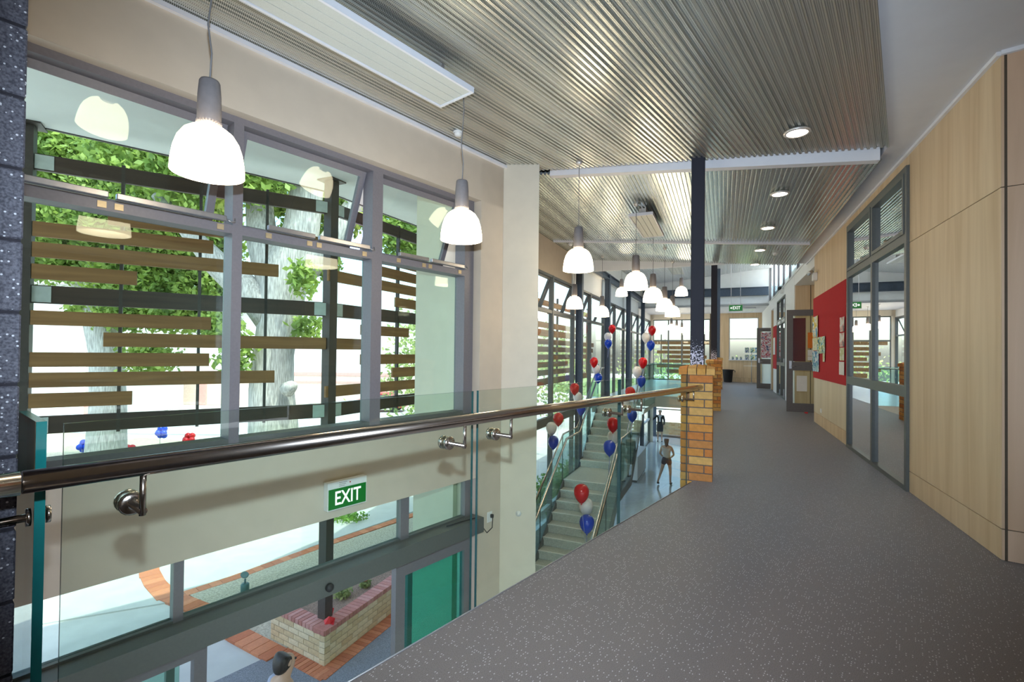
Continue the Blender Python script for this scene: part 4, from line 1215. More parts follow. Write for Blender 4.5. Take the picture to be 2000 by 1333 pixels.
def outlet(s, z, label, D=-1.68):
    o = tag(empty('wall_outlet', F2.w(s, D, z)), label, 'outlet')
    box('plate', F2, (s - .06, s + .06), (D, D + .009), (z - .038, z + .038), m_plastic, o, 0.002)
    for ds in (-.028, .028): box('rocker', F2, (s + ds - .008, s + ds + .008), (D + .009, D + .013), (z + .008, z + .022), m_trim, o)
outlet(10.65, 0.30, 'white double outlet low on the pale plywood below the red board')
# emergency light
p = F2.w(11.13, -1.68, 2.90)
em = tag(empty('emergency_light', p), 'white twin lamp emergency light high on the plywood above the red board', 'emergency light')
box('case', F2, (11.06, 11.20), (-1.68, -1.60), (2.80, 2.96), m_plastic, em, 0.01)
for ds in (-.05, .05):
    lathe('lamp', [(0, 0), (.03, 0), (.048, .07), (.048, .08), (.0, .075)], m_zinc, em, face_mat(F2.w(11.13 + ds, -1.60, 2.985), -F2.e, F2.n * .8 - F2.e * .6 + Vector((0, 0, -.2))), 16)
em = tag(empty('emergency_light', F2.w(17.0, -1.685, 3.3)), 'small white twin lamp emergency light on the far white wall', 'emergency light')
box('case', F2, (16.95, 17.15), (-1.685, -1.60), (3.24, 3.36), m_plastic, em, 0.01)
for ds in (-.06, .1): ball('lamp', F2.w(17.05 + ds, -1.58, 3.40), 0.05, m_dark, em)

# ---- open door leaves
def door_leaf(num, hx, hy, ang, width, label_, mirror=1, note=False):
    """leaf hinged at (hx,hy) in F2; ang measured from the wall-normal towards the camera"""
    d = struct(empty('door_%d' % num, F2.w(hx, hy, 0)))
    fr = Frame(math.degrees(F2.th) + 90 + 180 + ang, xy(F2.w(hx, hy)))   # s runs out from the hinge into the corridor
    Dt = (-.022, .022)
    H = 2.39
    st_ = 0.13
    box('leaf_stile', fr, (0, st_), Dt, (0.02, H), m_door, d)
    box('leaf_stile', fr, (width - st_, width), Dt, (0.02, H), m_door, d)
    for z in ((0.02, 0.22), (0.98, 1.18), (H - .14, H)): box('leaf_rail', fr, (st_, width - st_), Dt, z, m_door, d)
    box('leaf_pane', fr, (st_, width - st_), (-.003, .003), (0.22, 0.98), m_fglass, d)
    box('leaf_pane', fr, (st_, width - st_), (-.003, .003), (1.18, H - .14), m_fglass, d)
    for sg in (-1, 1):
        h = box('lock_plate', fr, (width - .105, width - .05), (sg * .022, sg * .030) if sg > 0 else (-.030, -.022), (1.02, 1.20), m_zinc, d, 0.002)
        tube('lever', [fr.w(width - .078, sg * .03, 1.08), fr.w(width - .078, sg * .065, 1.08), fr.w(width - .19, sg * .065, 1.075)], 0.009, m_zinc, h, 8)
    return d, fr
d2, frd = door_leaf(2, 13.0, -2.24, 0, 0.885, '')
for Dd, z0, z1, m, lab, cat in (((.006, .010), 1.50, 1.86, noisy('orange_card', (0.80, 0.20, 0.015), 0.7, scale=10, amt=0.03), 'orange card fixed inside the open classroom door glass', 'notice'),
                       ((.006, .010), 1.32, 1.46, m_paper, 'white strip notice under the orange card on the open door', 'notice'),
                       ((.006, .010), 1.22, 1.31, m_paper, 'lower white strip notice on the open door glass', 'notice')):
    o = box('door_notice', frd, (0.14, 0.46), Dd, (z0, z1), m); tag(o, lab, cat)
o = tag(box('door_notice', frd, (0.47, 0.68), (.006, .010), (0.50, 0.86), m_paper), 'pale notice taped in the lower pane of the open classroom door', 'notice')
o = tag(box('reflection_sheet', frd, (0.50, 0.755), (-.012, -.006), (1.19, 2.2), m_maroon), 'dark maroon sheet standing in for a reflection in the open classroom door glass', 'reflection sheet')  # added sheet, imitates the maroon reflection in the glass
wd = tag(prism('door_wedge', [(0, -.03), (.15, -.03), (.15, .03), (0, .03)], 0, .03, noisy('red_rubber', (0.7, 0.02, 0.02), 0.5, scale=10, amt=.05), None, Matrix.Translation(F2.w(12.93, -1.75, 0.001)) @ Matrix.Rotation(F2.rz, 4, 'Z')),
         'red rubber wedge on the carpet at the foot of the open classroom door', 'door wedge')
d3, frd3 = door_leaf(3, 21.3, -2.0, 6, 0.80, '')
o = tag(box('door_notice', frd3, (0.30, 0.66), (.006, .010), (1.22, 2.22), art_mat('red_white_poster', [(0.8, 0.78, 0.78), (0.7, 0.68, 0.7), (0.5, 0.03, 0.06), (0.8, 0.75, 0.78), (0.1, 0.1, 0.2)], 9)), 'red and white poster behind the glass of the far open door', 'poster')
o = tag(box('small_pinboard', F2, (19.0, 20.1), (-1.684, -1.66), (0.85, 2.36), m_red), 'narrow red pinboard on the white wall before the far door', 'pinboard')
o = tag(box('paper_sheet', F2, (19.3, 20.0), (-1.66, -1.655), (1.35, 1.95), m_paper), 'white paper sheet pinned on the narrow far red board', 'notice')

# ---- far end of the corridor
b = tag(empty('rubbish_bin', F2.w(25.75, -0.20, 0)), 'black plastic rubbish bin against the end wall', 'bin')
M = Matrix.Translation(F2.w(25.75, -0.20, 0))
lathe('body', [(0, 0), (.17, 0), (.185, .02), (.235, .56), (.25, .57), (.25, .60), (.225, .60), (.17, .04), (0, .03)], m_dark, b, M, 24)
lathe('rim', [(.235, .57), (.275, .575), (.28, .60), (.235, .61)], m_dark, b, M, 24)
for sg in (-1, 1): tube('handle', [F2.w(25.75, -.2 + sg * .26, .57), F2.w(25.75, -.2 + sg * .32, .55), F2.w(25.75, -.2 + sg * .31, .48)], .014, m_dark, b, 8)
sd_ = tag(empty('brochure_stand', F2.w(25.6, -1.22, 0)), 'clear brochure stand on a slim pole before the end window', 'display stand')
M = Matrix.Translation(F2.w(25.6, -1.22, 0))
lathe('foot', [(0, 0), (.20, 0), (.19, .015), (.03, .03), (0, .03)], m_zinc, sd_, M, 24)
tube('pole', [F2.w(25.6, -1.22, .02), F2.w(25.6, -1.22, 1.5)], .016, m_zinc, sd_, 10)
for z in (0.80, 1.08, 1.42):
    box('shelf', F2, (25.48, 25.62), (-1.58, -0.88), (z, z + .012), m_trim, sd_)
k = 0
for z in (1.095, 1.435):
    for D, tone in ((-1.55, 'blue'), (-1.34, 'green'), (-1.12, 'grey')):
        o = box('brochure', F2, (25.50, 25.53), (D, D + .19), (z, z + .24), m_art[5] if tone == 'grey' else m_art[2] if tone == 'blue' else m_art[1])
        o.rotation_euler.y += 0
        tag(o, '%s brochure on the %s shelf of the clear stand' % (tone, 'upper' if z > 1.3 else 'middle'), 'brochure', 'brochures on the stand')
for i, D in enumerate((-0.42, -0.60, -0.78)):
    o = box('photo_card', F2, (26.02, 26.035), (D - .05, D + .05), (1.086, 1.23), m_art[5])
    tag(o, '%s small photo card standing on the sill of the end window' % ('leftmost', 'middle', 'rightmost')[i], 'photo card', 'cards on the end sill')

# ---- lower hall: display counter and banner
ct = tag(empty('display_counter', F2.w(18.6, 3.0, ZL)), 'low white display counter with doors in the lower hall beyond the stairs', 'counter')
box('body', F2, (17.63, 19.70), (2.78, 3.02), (ZL + .08, ZL + .90), m_white, ct)
box('kick', F2, (17.68, 19.65), (2.80, 3.00), (ZL, ZL + .08), m_frame2, ct)
box('top', F2, (17.60, 19.73), (2.75, 3.04), (ZL + .90, ZL + .93), m_trim, ct)
for a, b_ in ((17.65, 18.66), (18.68, 19.68)):
    dr = box('door', F2, (a, b_), (2.765, 2.78), (ZL + .10, ZL + .88), m_trim, ct)
bn = tag(empty('banner_stand', F2.w(21.2, 1.2, ZL)), 'red and white banner stand in the lower hall behind the foreground pillar', 'banner')
box('foot', F2, (21.05, 21.35), (0.75, 1.4), (ZL, ZL + .06), m_zinc, bn)
box('sheet', F2, (21.19, 21.20), (0.75, 1.4), (ZL + .9, ZL + 2.0), noisy('banner_red', (0.62, 0.14, 0.13), 0.6, scale=4, amt=.1), bn)
box('sheet_lower', F2, (21.19, 21.20), (0.75, 1.4), (ZL + .06, ZL + .9), m_white, bn)

# ================================================================== PEOPLE
def skin(name, verts, edges, radii, mat, parent, M, root=0, sub=2):
    me = bpy.data.meshes.new(name)
    me.from_pydata(verts, edges, [])
    me.materials.append(mat)
    o = bpy.data.objects.new(name, me)
    link(o, M, parent)
    md = o.modifiers.new('skin', 'SKIN')
    md.use_smooth_shade = True
    sv = me.skin_vertices[0].data
    for i, r in enumerate(radii):
        rr = r if isinstance(r, tuple) else (r, r)
        sv[i].radius = rr
        sv[i].use_root = (i == root)
    ss = o.modifiers.new('smooth', 'SUBSURF'); ss.levels = sub; ss.render_levels = sub
    return o
def person(label, loc, head, h, J, outfit, hair, hairlen=0.08, group=None):
    """J overrides joints of a 1.7 m figure facing +Y; x is its right"""
    k = h / 1.7
    B = dict(pelvis=(0, 0, .93), waist=(0, .0, 1.06), chest=(0, .0, 1.25), top=(0, -.01, 1.38), neck=(0, 0, 1.45), chin=(0, .015, 1.515), head=(0, .02, 1.60), crown=(0, .01, 1.675), nose=(0, .10, 1.585),
             rsh=(.17, 0, 1.37), rel=(.22, -.02, 1.10), rwr=(.24, .05, .86), rpa=(.245, .07, .79), lsh=(-.17, 0, 1.37), lel=(-.22, -.02, 1.10), lwr=(-.24, .05, .86), lpa=(-.245, .07, .79),
             rhip=(.09, 0, .88), rkn=(.10, .02, .49), ran=(.10, -.02, .09), rto=(.11, .14, .035), lhip=(-.09, 0, .88), lkn=(-.10, .02, .49), lan=(-.10, -.02, .09), lto=(-.11, .14, .035))
    B.update(J)
    M = Matrix.Translation(Vector(loc)) @ Matrix.Rotation(head, 4, 'Z') @ Matrix.Scale(k, 4)
    root = empty('person', (0, 0, 0), M=M)
    tag(root, label, 'person', group)
    R = dict(pelvis=(.135, .10), waist=(.115, .085), chest=(.135, .095), top=(.11, .075), neck=.047, chin=.062, head=(.075, .092), crown=.055, nose=.012,
             rsh=.052, rel=.038, rwr=.026, rpa=(.036, .016), lsh=.052, lel=.038, lwr=.026, lpa=(.036, .016), rhip=.085, rkn=.052, ran=.035, rto=.032, lhip=.085, lkn=.052, lan=.035, lto=.032)
    names = list(B)
    V = [Vector(B[n_]) for n_ in names]
    idx = {n_: i for i, n_ in enumerate(names)}
    E_ = [('pelvis', 'waist'), ('waist', 'chest'), ('chest', 'top'), ('top', 'neck'), ('neck', 'chin'), ('chin', 'head'), ('head', 'crown'), ('head', 'nose'), ('top', 'rsh'), ('rsh', 'rel'), ('rel', 'rwr'), ('rwr', 'rpa'),
          ('top', 'lsh'), ('lsh', 'lel'), ('lel', 'lwr'), ('lwr', 'lpa'), ('pelvis', 'rhip'), ('rhip', 'rkn'), ('rkn', 'ran'), ('ran', 'rto'), ('pelvis', 'lhip'), ('lhip', 'lkn'), ('lkn', 'lan'), ('lan', 'lto')]
    E_ = [(idx[a], idx[b]) for a, b in E_]
    rad = [R[n_] for n_ in names]
    # five bent fingers on each palm
    for sd in 'rl':
        pw, pp = Vector(B[sd + 'wr']), Vector(B[sd + 'pa'])
        d = (pp - pw).normalized()
        sdv = d.cross(Vector((1, 0, 0))).normalized() if abs(d.x) < .9 else d.cross(Vector((0, 1, 0))).normalized()
        nrm = d.cross(sdv)
        for q, (o_, ln, sp) in enumerate(((-.024, .060, 0), (-.008, .072, 0), (.008, .068, 0), (.022, .052, 0), (-.03, .040, -.03))):
            st_ = pp if q < 4 else pp - d * .03
            a = st_ + sdv * o_ + d * .025 + sdv * (sp if q == 4 else 0)
            b_ = a + d * ln * .55 + nrm * .006
            c_ = b_ + d * ln * .45 + nrm * .016
            i0 = len(V)
            V += [a, b_, c_]; rad += [.0095, .0088, .007]
            E_ += [(idx[sd + 'pa'], i0), (i0, i0 + 1), (i0 + 1, i0 + 2)]
    skin('body', V, E_, rad, m_skin, root, M)
    def garment(nm, chain, rr, mat, rt=0):
        nn, ee = [], []
        for a, b in chain:
            for q in (a, b):
                if q not in nn: nn.append(q)
            ee.append((nn.index(a), nn.index(b)))
        skin(nm, [Vector(B[q]) for q in nn], ee, [rr[q] for q in nn], mat, root, M, rt)
    T = {q: (tuple(x + .02 for x in R[q]) if isinstance(R[q], tuple) else R[q] + .014) for q in R}
    if 'jacket' in outfit:
        T2 = dict(T); T2['rwr'] = .040; T2['lwr'] = .040; T2['pelvis'] = (.155, .125)
        garment('jacket', [('pelvis', 'waist'), ('waist', 'chest'), ('chest', 'top'), ('top', 'rsh'), ('rsh', 'rel'), ('rel', 'rwr'), ('top', 'lsh'), ('lsh', 'lel'), ('lel', 'lwr')], T2, outfit['jacket'])
        if 'blouse' in outfit:
            mesh('blouse', cube_v(-.045, .045, .115, .135, 1.08, 1.42), CUBE_F, outfit['blouse'], root, M)
            for sg in (-1, 1):
                mesh('collar', [(sg * .01, .10, 1.40), (sg * .09, .09, 1.44), (sg * .09, .12, 1.36), (sg * .02, .14, 1.30)], [(0, 1, 2, 3)], outfit['blouse'], root, M)
    if 'top' in outfit:
        T2 = dict(T)
        garment('shirt', [('pelvis', 'waist'), ('waist', 'chest'), ('chest', 'top'), ('top', 'rsh'), ('top', 'lsh')] + ([('rsh', 'rel'), ('lsh', 'lel')] if outfit.get('sleeves') else []), T2, outfit['top'])
    if 'skirt' in outfit:
        lathe('skirt', [(.135, 1.0), (.165, .90), (.175, .75), (.165, .55), (.155, .55), (.16, .75), (.13, .98)], outfit['skirt'], root, M @ Matrix.Diagonal((1, .8, 1, 1)), 20)
    if 'shorts' in outfit:
        B['rth'] = Vector(B['rhip']).lerp(Vector(B['rkn']), .45); B['lth'] = Vector(B['lhip']).lerp(Vector(B['lkn']), .45)
        rr = dict(T); rr['rth'] = rr['lth'] = .10; rr['rhip'] = rr['lhip'] = .108
        garment('shorts', [('waist', 'pelvis'), ('pelvis', 'rhip'), ('rhip', 'rth'), ('pelvis', 'lhip'), ('lhip', 'lth')], rr, outfit['shorts'])
    if 'trousers' in outfit:
        rr = dict(T); rr['ran'] = rr['lan'] = .06; rr['rkn'] = rr['lkn'] = .072
        garment('trousers', [('waist', 'pelvis'), ('pelvis', 'rhip'), ('rhip', 'rkn'), ('rkn', 'ran'), ('pelvis', 'lhip'), ('lhip', 'lkn'), ('lkn', 'lan')], rr, outfit['trousers'])
    for sd in 'rl':
        a, t = Vector(B[sd + 'an']), Vector(B[sd + 'to'])
        skin('shoe', [a + Vector((0, -.02, -.045)), a.lerp(t, .5) + Vector((0, 0, -.012)), t + Vector((0, .03, 0))], [(0, 1), (1, 2)], [.042, .044, .036], m_shoe, root, M, 0, 1)
    hd = Vector(B['head'])
    skin('hair', [hd + Vector((0, -.03, .085)), hd + Vector((0, -.055, .03)), hd + Vector((0, -.06, -.04)), hd + Vector((0, -.055, -.04 - hairlen)), hd + Vector((.055, -.015, .02)), hd + Vector((-.055, -.015, .02))],
         [(0, 1), (1, 2), (2, 3), (1, 4), (1, 5)], [.075, .088, .075, .05, .055, .055], hair, root, M, 1)
    for sg in (-1, 1):
        ball('eye', M @ (hd + Vector((sg * .032, .068, .005))), .011 * k, m_hair, root, 8, 5)
    ball('mouth', M @ (hd + Vector((0, .062, -.055))), .014 * k, m_bband, root, 8, 5, (1.5, .5, .5))
    return root
toward = lambda v: atan2(v.y, v.x) - pi / 2     # heading so that the figure's +Y looks along v
person('woman in a dark jacket, white blouse and skirt pointing across the lower hall', F2.w(26.43, 3.02, ZL), toward(Vector((-.35, -1, 0))), 1.66,
       dict(rel=(.30, .10, 1.22), rwr=(.47, .22, 1.14), rpa=(.53, .25, 1.12), lel=(-.22, -.03, 1.12), lwr=(-.20, .08, .90), lpa=(-.19, .10, .83)),
       {'jacket': m_suit, 'blouse': m_blouse, 'skirt': m_skirt}, m_hair)
person('long haired person in a pale top and dark shorts striding away across the lower hall', F2.w(17.8, 1.80, ZL), toward(F2.e + F2.n * -.15), 1.64,
       dict(rel=(.24, .05, 1.12), rwr=(.16, .17, 1.02), rpa=(.12, .20, .99), lel=(-.25, .02, 1.12), lwr=(-.20, .16, 1.0), lpa=(-.17, .2, .98),
            lkn=(-.17, -.06, .50), lan=(-.26, -.20, .14), lto=(-.27, -.06, .04), rkn=(.11, .10, .49), ran=(.12, .06, .09), rto=(.12, .22, .035)),
       {'top': m_top, 'shorts': m_shorts}, m_hairb, 0.20)
person('dark clothed person in the lower hall mirrored in the stair glass, nearer the pillar', F2.w(18.2, 0.80, ZL), toward(F2.e * .8 + F2.n * .5), 1.68,
       dict(rel=(.22, .05, 1.10), rwr=(.12, .2, .98), rpa=(.09, .24, .97)), {'jacket': m_suit, 'skirt': m_skirt}, m_hair)
person('second dark clothed person standing close beside the one mirrored in the stair glass', F2.w(17.5, 0.55, ZL), toward(F2.e + F2.n * .7), 1.70,
       dict(rel=(.22, .05, 1.10), rwr=(.12, .2, .98), rpa=(.09, .24, .97)), {'jacket': m_suit, 'trousers': m_suit}, m_hair)
person('dark haired person in a pale blue shirt passing outside the entrance doors', Vector((-2.11, 4.62, ZL)), toward(Vector((.6, .8, 0))), 1.74,
       dict(), {'top': m_shirt, 'sleeves': True, 'trousers': m_suit}, m_hair, 0.05)
# ================================================================== OUTSIDE: SCREEN
TOPS = [(3.612, 3.42, 'beam'), (3.04, 2.862, 'slat'), (2.804, 2.628, 'slat'), (2.563, 2.386, 'slat'), (2.306, 2.13, 'slat'), (2.062, 1.848, 'beam'),
        (1.76, 1.59, 'slat'), (1.52, 1.344, 'slat'), (1.27, 1.097, 'slat'), (1.03, 0.854, 'slat'), (0.786, 0.614, 'slat'), (0.512, 0.302, 'beam')]
RA = [(-3.34, -.06), (-2.66, -.06), (-3.34, -1.54), (-3.34, -.73), (-3.34, -2.36), (-3.34, -.06), (-3.34, -1.55), (-2.68, -.06), (-3.34, -1.565), (-3.34, -.76), (-3.34, -2.386), (-3.34, -.06)]
RB = [(.06, 3.0), (.9, 3.0), (.66, 3.0), (-.10, 2.2), (1.5, 3.0), (.06, 3.0), (.63, 1.9), (.06, .80), (.63, 3.0), (1.44, 3.0), (-.12, 3.0), (.06, 3.0)]
def screen(fr, RR, posts, name, label):
    root = tag(empty(name, fr.w((RR[0][0] + RR[0][1]) / 2, 0, 0.3)), label, 'sun screen', 'timber sun screens outside')
    for (z1, z0, kd), (a, b) in zip(TOPS, RR):
        if kd == 'beam':
            o = box('beam', fr, (a, b), (-.03, .03), (z0, z1), m_beam, root, 0.004)
            for e_ in ((a, a + .17), (b - .17, b)):
                box('fixing_plate', fr, e_, (-.038, -.030), (z0 + .012, z1 - .012), m_plate, o)
        else:
            box('slat', fr, (a, b), (-.07, -.03), (z0, z1), m_slat, root, 0.003)
    for s in posts:
        box('post', fr, (s - .018, s + .018), (-.03, .03), (0.28, 3.64), m_dsteel, root)
    return root
screen(FA, RA, (-2.523, -1.691, -.885), 'sun_screen', 'brown timber slat sun screen outside the first two left windows')
screen(FB, RB, (.80, 1.63, 2.4), 'sun_screen', 'brown timber slat sun screen angled away outside the third left window')
def xcol(fr, s, z0, z1, label):
    root = tag(empty('canopy_column', fr.w(s, 0, z0)), label, 'column', 'canopy columns outside')
    Ma = fr.mat(s, 0, 0)
    for nm, b in (('flange', (-.075, .075, -.075, -.062, z0, z1 - .02)), ('flange', (-.075, .075, .062, .075, z0, z1 - .02)), ('web', (-.006, .006, -.062, .062, z0, z1 - .02)), ('cap_plate', (-.15, .15, -.15, .15, z1 - .02, z1)), ('side_plate', (-.075, -.068, -.062, .062, z0, z1 - .02)), ('side_plate', (.068, .075, -.062, .062, z0, z1 - .02))):
        mesh(nm, cube_v(*b), CUBE_F, m_dsteel, root, Ma)
    return root
xcol(FB, 0.0, ZL + .45, 3.95, 'dark steel canopy column standing in the brick planter corner')
xcol(FA, -3.42, ZL, 3.95, 'dark steel canopy column outside at the left end of the sun screen')
rbn = mesh('ribbon', [(-.08, -.085, 0), (.085, -.085, .02), (.085, -.085, .09), (-.08, -.085, .07), (-.08, -.09, 0), (.085, -.09, .02), (.085, -.09, .09), (-.08, -.09, .07)], CUBE_F, m_ribbon, None, FA.mat(-3.42, 0, -1.05))
tag(rbn, 'red ribbon wrapped round the left canopy column', 'ribbon')

# ================================================================== OUTSIDE: PLANTER
K = Vector((-2.67, 7.10, 0)); Rv = (Vector((-2.04, 8.59, 0)) - K).normalized(); Lv = (Vector((-3.69, 7.71, 0)) - K).normalized()
pl = tag(empty('brick_planter', Vector((K.x, K.y, ZL))), 'raised buff brick planter with a red brick capping outside the entrance', 'planter')
frR = Frame(math.degrees(atan2(Rv.x, Rv.y)), (K.x, K.y)); frL = Frame(math.degrees(atan2(Lv.x, Lv.y)), (K.x, K.y))
LR, LL = 3.7, 1.28
rnd = random.Random(3)
# bricks: the right face looks to -D of... the outer side of each run
def run(fr, length, outer):
    """outer = +1 when the outer face is on the -D side"""
    box('mortar', fr, (0.01, length - .01), ((0.008, 0.10) if outer > 0 else (-0.10, -0.008)), (ZL, ZL + .43), m_mortar2, pl)
    for c in range(5):
        z = ZL + c * .086
        s = 0.0 if c % 2 == 0 else -0.12
        while s < length - .02:
            a, b = max(s, 0.0 if c % 2 == 0 else 0.0), min(s + .23, length)
            if b - a > .03:
                box('brick', fr, (a, b), (0, .10) if outer > 0 else (-.10, 0), (z, z + .076), rnd.choice(m_cbrick), pl)
            s += .24
    s = 0.0
    while s < length:
        box('cap_brick', fr, (s, s + .076), (-.015, .22) if outer > 0 else (-.22, .015), (ZL + .432, ZL + .508), rnd.choice(m_rbrick), pl, 0.004)
        s += .084
run(frR, LR, -1 if frR.n.dot(Lv) < 0 else 1)
run(frL, LL, -1 if frL.n.dot(Rv) < 0 else 1)
soilz = ZL + .44
def pt(u, v): return K + Rv * u + Lv * v
prism('soil', [xy(pt(.15, .15)), xy(pt(3.65, .15)), xy(pt(3.65, 1.25)), xy(pt(.15, 1.25))], ZL + .05, soilz, m_mulch, pl)
# terracotta edging round its foot
eg = struct(empty('paving_edging', Vector((K.x, K.y, ZL))))
for fr, ln, od in ((frR, 3.7, -1 if frR.n.dot(Lv) > 0 else 1), (frL, 1.9, -1 if frL.n.dot(Rv) > 0 else 1)):
    s = -0.22
    while s < ln:
        box('paver', fr, (s, s + .076), (.005, .235) if od > 0 else (-.235, -.005), (ZL - .05, ZL + .006), rnd.choice(m_pbrick), eg, 0.003)
        s += .083
def p0(d, pick): return d * 2.3 + pick[:, None] * 1.7
def leaf_cloud(n, blobs, size, seed):
    """leaf quads scattered through ellipsoid blobs (centre, radii)"""
    rg = np.random.default_rng(seed)
    vols = np.array([b[1][0] * b[1][1] * b[1][2] for b in blobs]); vols = vols ** .8; vols /= vols.sum()
    pick = rg.choice(len(blobs), n, p=vols)
    c = np.array([b[0] for b in blobs])[pick]; r = np.array([b[1] for b in blobs])[pick]
    d = rg.normal(size=(n, 3)); d /= np.linalg.norm(d, axis=1)[:, None]
    rad = rg.uniform(0.25, 1.0, n) ** .5
    p = c + d * r * rad[:, None] + rg.normal(size=(n, 3)) * r * .22 + np.sin(p0(d, pick) * 5) * r * .2
    a = rg.normal(size=(n, 3)); a /= np.linalg.norm(a, axis=1)[:, None]
    b = np.cross(a, rg.normal(size=(n, 3))); b /= np.linalg.norm(b, axis=1)[:, None]
    sz = size * rg.uniform(.6, 1.3, n)[:, None]
    V = np.stack([p - a * sz, p + b * sz * .55, p + a * sz, p - b * sz * .55], 1).reshape(-1, 3)
    return V
def leaf_obj(name, n, blobs, size, seed, mat, parent=None, M=None):
    V = leaf_cloud(n, blobs, size, seed)
    me = bpy.data.meshes.new(name)
    me.vertices.add(len(V)); me.vertices.foreach_set('co', V.astype(np.float32).ravel())
    me.loops.add(len(V)); me.loops.foreach_set('vertex_index', np.arange(len(V), dtype=np.int32))
    me.polygons.add(n); me.polygons.foreach_set('loop_start', np.arange(0, 4 * n, 4, dtype=np.int32))
    me.polygons.foreach_set('loop_total', np.full(n, 4, dtype=np.int32))
    me.materials.append(mat); me.update(); me.validate()
    o = bpy.data.objects.new(name, me)
    return link(o, M or Matrix(), parent)
for i, (u, v, sz, mt, lab) in enumerate(((.9, .55, .13, m_leaf3, 'silvery tufted plant in the brick planter nearest the column'), (1.35, .45, .07, m_leaf3, 'small orange flowered plant in the brick planter'), (2.3, .5, .12, m_leaf2, 'yellow green leafy plant further along the brick planter'))):
    p = pt(u, v)
    o = leaf_obj('planter_plant', 260, [((0, 0, sz * .7), (sz, sz, sz * .8))], .035, 20 + i, mt, None, Matrix.Translation((p.x, p.y, soilz)))
    tag(o, lab, 'plant', 'plants in the brick planter')
p = pt(1.35, .45)
ball('flower', (p.x, p.y, soilz + .12), .05, m_pbrick[1], None, 8, 5, (1, 1, .5))
tag(bpy.data.objects['flower'], 'orange flower head in the brick planter', 'flower')
for i, (u, v) in enumerate(((.12, .10), (.30, .32))):
    p = pt(u, v)
    V = [(-.02, 0, 0), (.05, .02, 0), (.12, -.03, .01), (.10, .09, .05), (.0, .1, .07), (-.06, .06, .03), (.03, .04, .10)]
    o = mesh('ribbon_bow', V, [(0, 1, 6, 5), (1, 2, 3, 6), (6, 3, 4), (5, 6, 4), (0, 5, 4, 3, 2, 1)], m_ribbon, None, Matrix.Translation((p.x, p.y, ZL + .51)))
    tag(o, ('red ribbon bow lying on the planter capping beside the column', 'red ribbon scrap behind the planter capping')[i], 'ribbon')
o = mesh('ribbon_tail', [(.08, -.03, 0), (.08, .05, 0), (.10, .05, .62), (.09, -.02, .62), (.085, -.03, 0), (.085, .05, 0), (.105, .05, .62), (.095, -.02, .62)], CUBE_F, m_ribbon, None, FB.mat(0, 0, ZL + .46))
tag(o, 'red ribbon tail hanging down the canopy column in the planter', 'ribbon')

# ================================================================== OUTSIDE: GROUND
struct(prism('ground', [(-90, -30), (60, -30), (60, 110), (-90, 110)], ZL - .4, ZL - .02, m_conc))
struct(prism('ground_forecourt', [xy(F1.w(-3, 4.0)), xy(F1.w(9, 4.0)), xy(F1.w(9, 7.4)), xy(F1.w(-3, 7.4))], ZL - .1, ZL - .004, m_agg))
struct(prism('ground_garden', [(-5.95, 9.1), (-5.3, 8.65), (-4.3, 7.95), (-3.4, 7.5), (-1.4, 13.4), (-2.2, 14.0), (-4.2, 11.45), (-4.9, 10.5)], ZL - .1, ZL + .012, m_soil))
struct(prism('ground_path', [(-11, 6.6), (-6.1, 8.85), (-4.6, 11.4), (-2.0, 15.0), (-3.6, 16.0), (-6.6, 12.0), (-8.6, 10.4), (-13, 9)], ZL - .1, ZL + .004, m_conc))
pe = struct(empty('path_edging', Vector((-6, 9, ZL))))
def course(pts, w=.23):
    pts = [Vector((p[0], p[1], 0)) for p in pts]
    for a, b in zip(pts[:-1], pts[1:]):
        d = b - a
        fr = Frame(math.degrees(atan2(d.x, d.y)), (a.x, a.y))
        s = 0
        while s < d.length:
            box('paver', fr, (s, s + .20), (-w / 2, w / 2), (ZL - .06, ZL + .018), rnd.choice(m_pbrick), pe, 0.003)
            s += .207
course([(-7.6, 10.3), (-7.33, 9.96), (-6.9, 9.52), (-6.4, 9.1), (-5.9, 8.85), (-5.36, 8.58), (-4.35, 7.86), (-3.57, 7.40)], .34)
course([(-6.04, 9.12), (-5.52, 9.75), (-4.95, 10.6), (-4.25, 11.6), (-2.36, 14.1)])
struct(prism('ground_bank', [(-30, 18.5), (-14, 14.5), (-8, 12.6), (-4.6, 14.6), (-3.2, 17.0), (-8, 22), (-24, 26)], ZL - .1, ZL + .06, m_soil))
struct(prism('ground_lawn', [(14, 42), (30, 46), (40, 90), (10, 90), (4, 60)], ZL - .1, ZL + .03, m_grass))
struct(prism('ground_road', [(-60, 20), (-24, 26.5), (-4, 26), (30, 60), (30, 70), (-10, 36), (-60, 34)], ZL - .1, ZL + .0, m_road))
kb = struct(tube('kerb', [Vector((-60, 19.8, ZL + .05)), Vector((-24, 26.2, ZL + .05)), Vector((-4, 25.8, ZL + .05))], .12, m_trim, seg=6, smooth=False))
sp = tag(empty('garden_spotlight', Vector((-4.96, 9.18, ZL))), 'green garden spotlight on a short post in the soil bed', 'spotlight')
m_sgreen = noisy('spot_green', (0.07, 0.16, 0.16), 0.4, scale=20, amt=.1)
M = Matrix.Translation((-4.96, 9.18, ZL))
lathe('post', [(0, 0), (.075, 0), (.075, .17), (.06, .19), (0, .19)], m_sgreen, sp, M, 18)
tube('stem', [Vector((-4.96, 9.18, ZL + .18)), Vector((-4.96, 9.18, ZL + .27))], .018, m_sgreen, sp, 8)
lathe('lamp_head', [(0, -.08), (.045, -.075), (.05, 0), (.07, .03), (.07, .07), (.055, .072), (0, .055)], m_sgreen, sp, face_mat((-4.96, 9.18, ZL + .34), (1, 0, 0), (.45, -.6, .35)), 18)
o = leaf_obj('weed_mat', 300, [((0, 0, .02), (.5, .35, .05))], .05, 44, m_leaf2, None, Matrix.Translation((-4.4, 13.2, ZL + .06)))
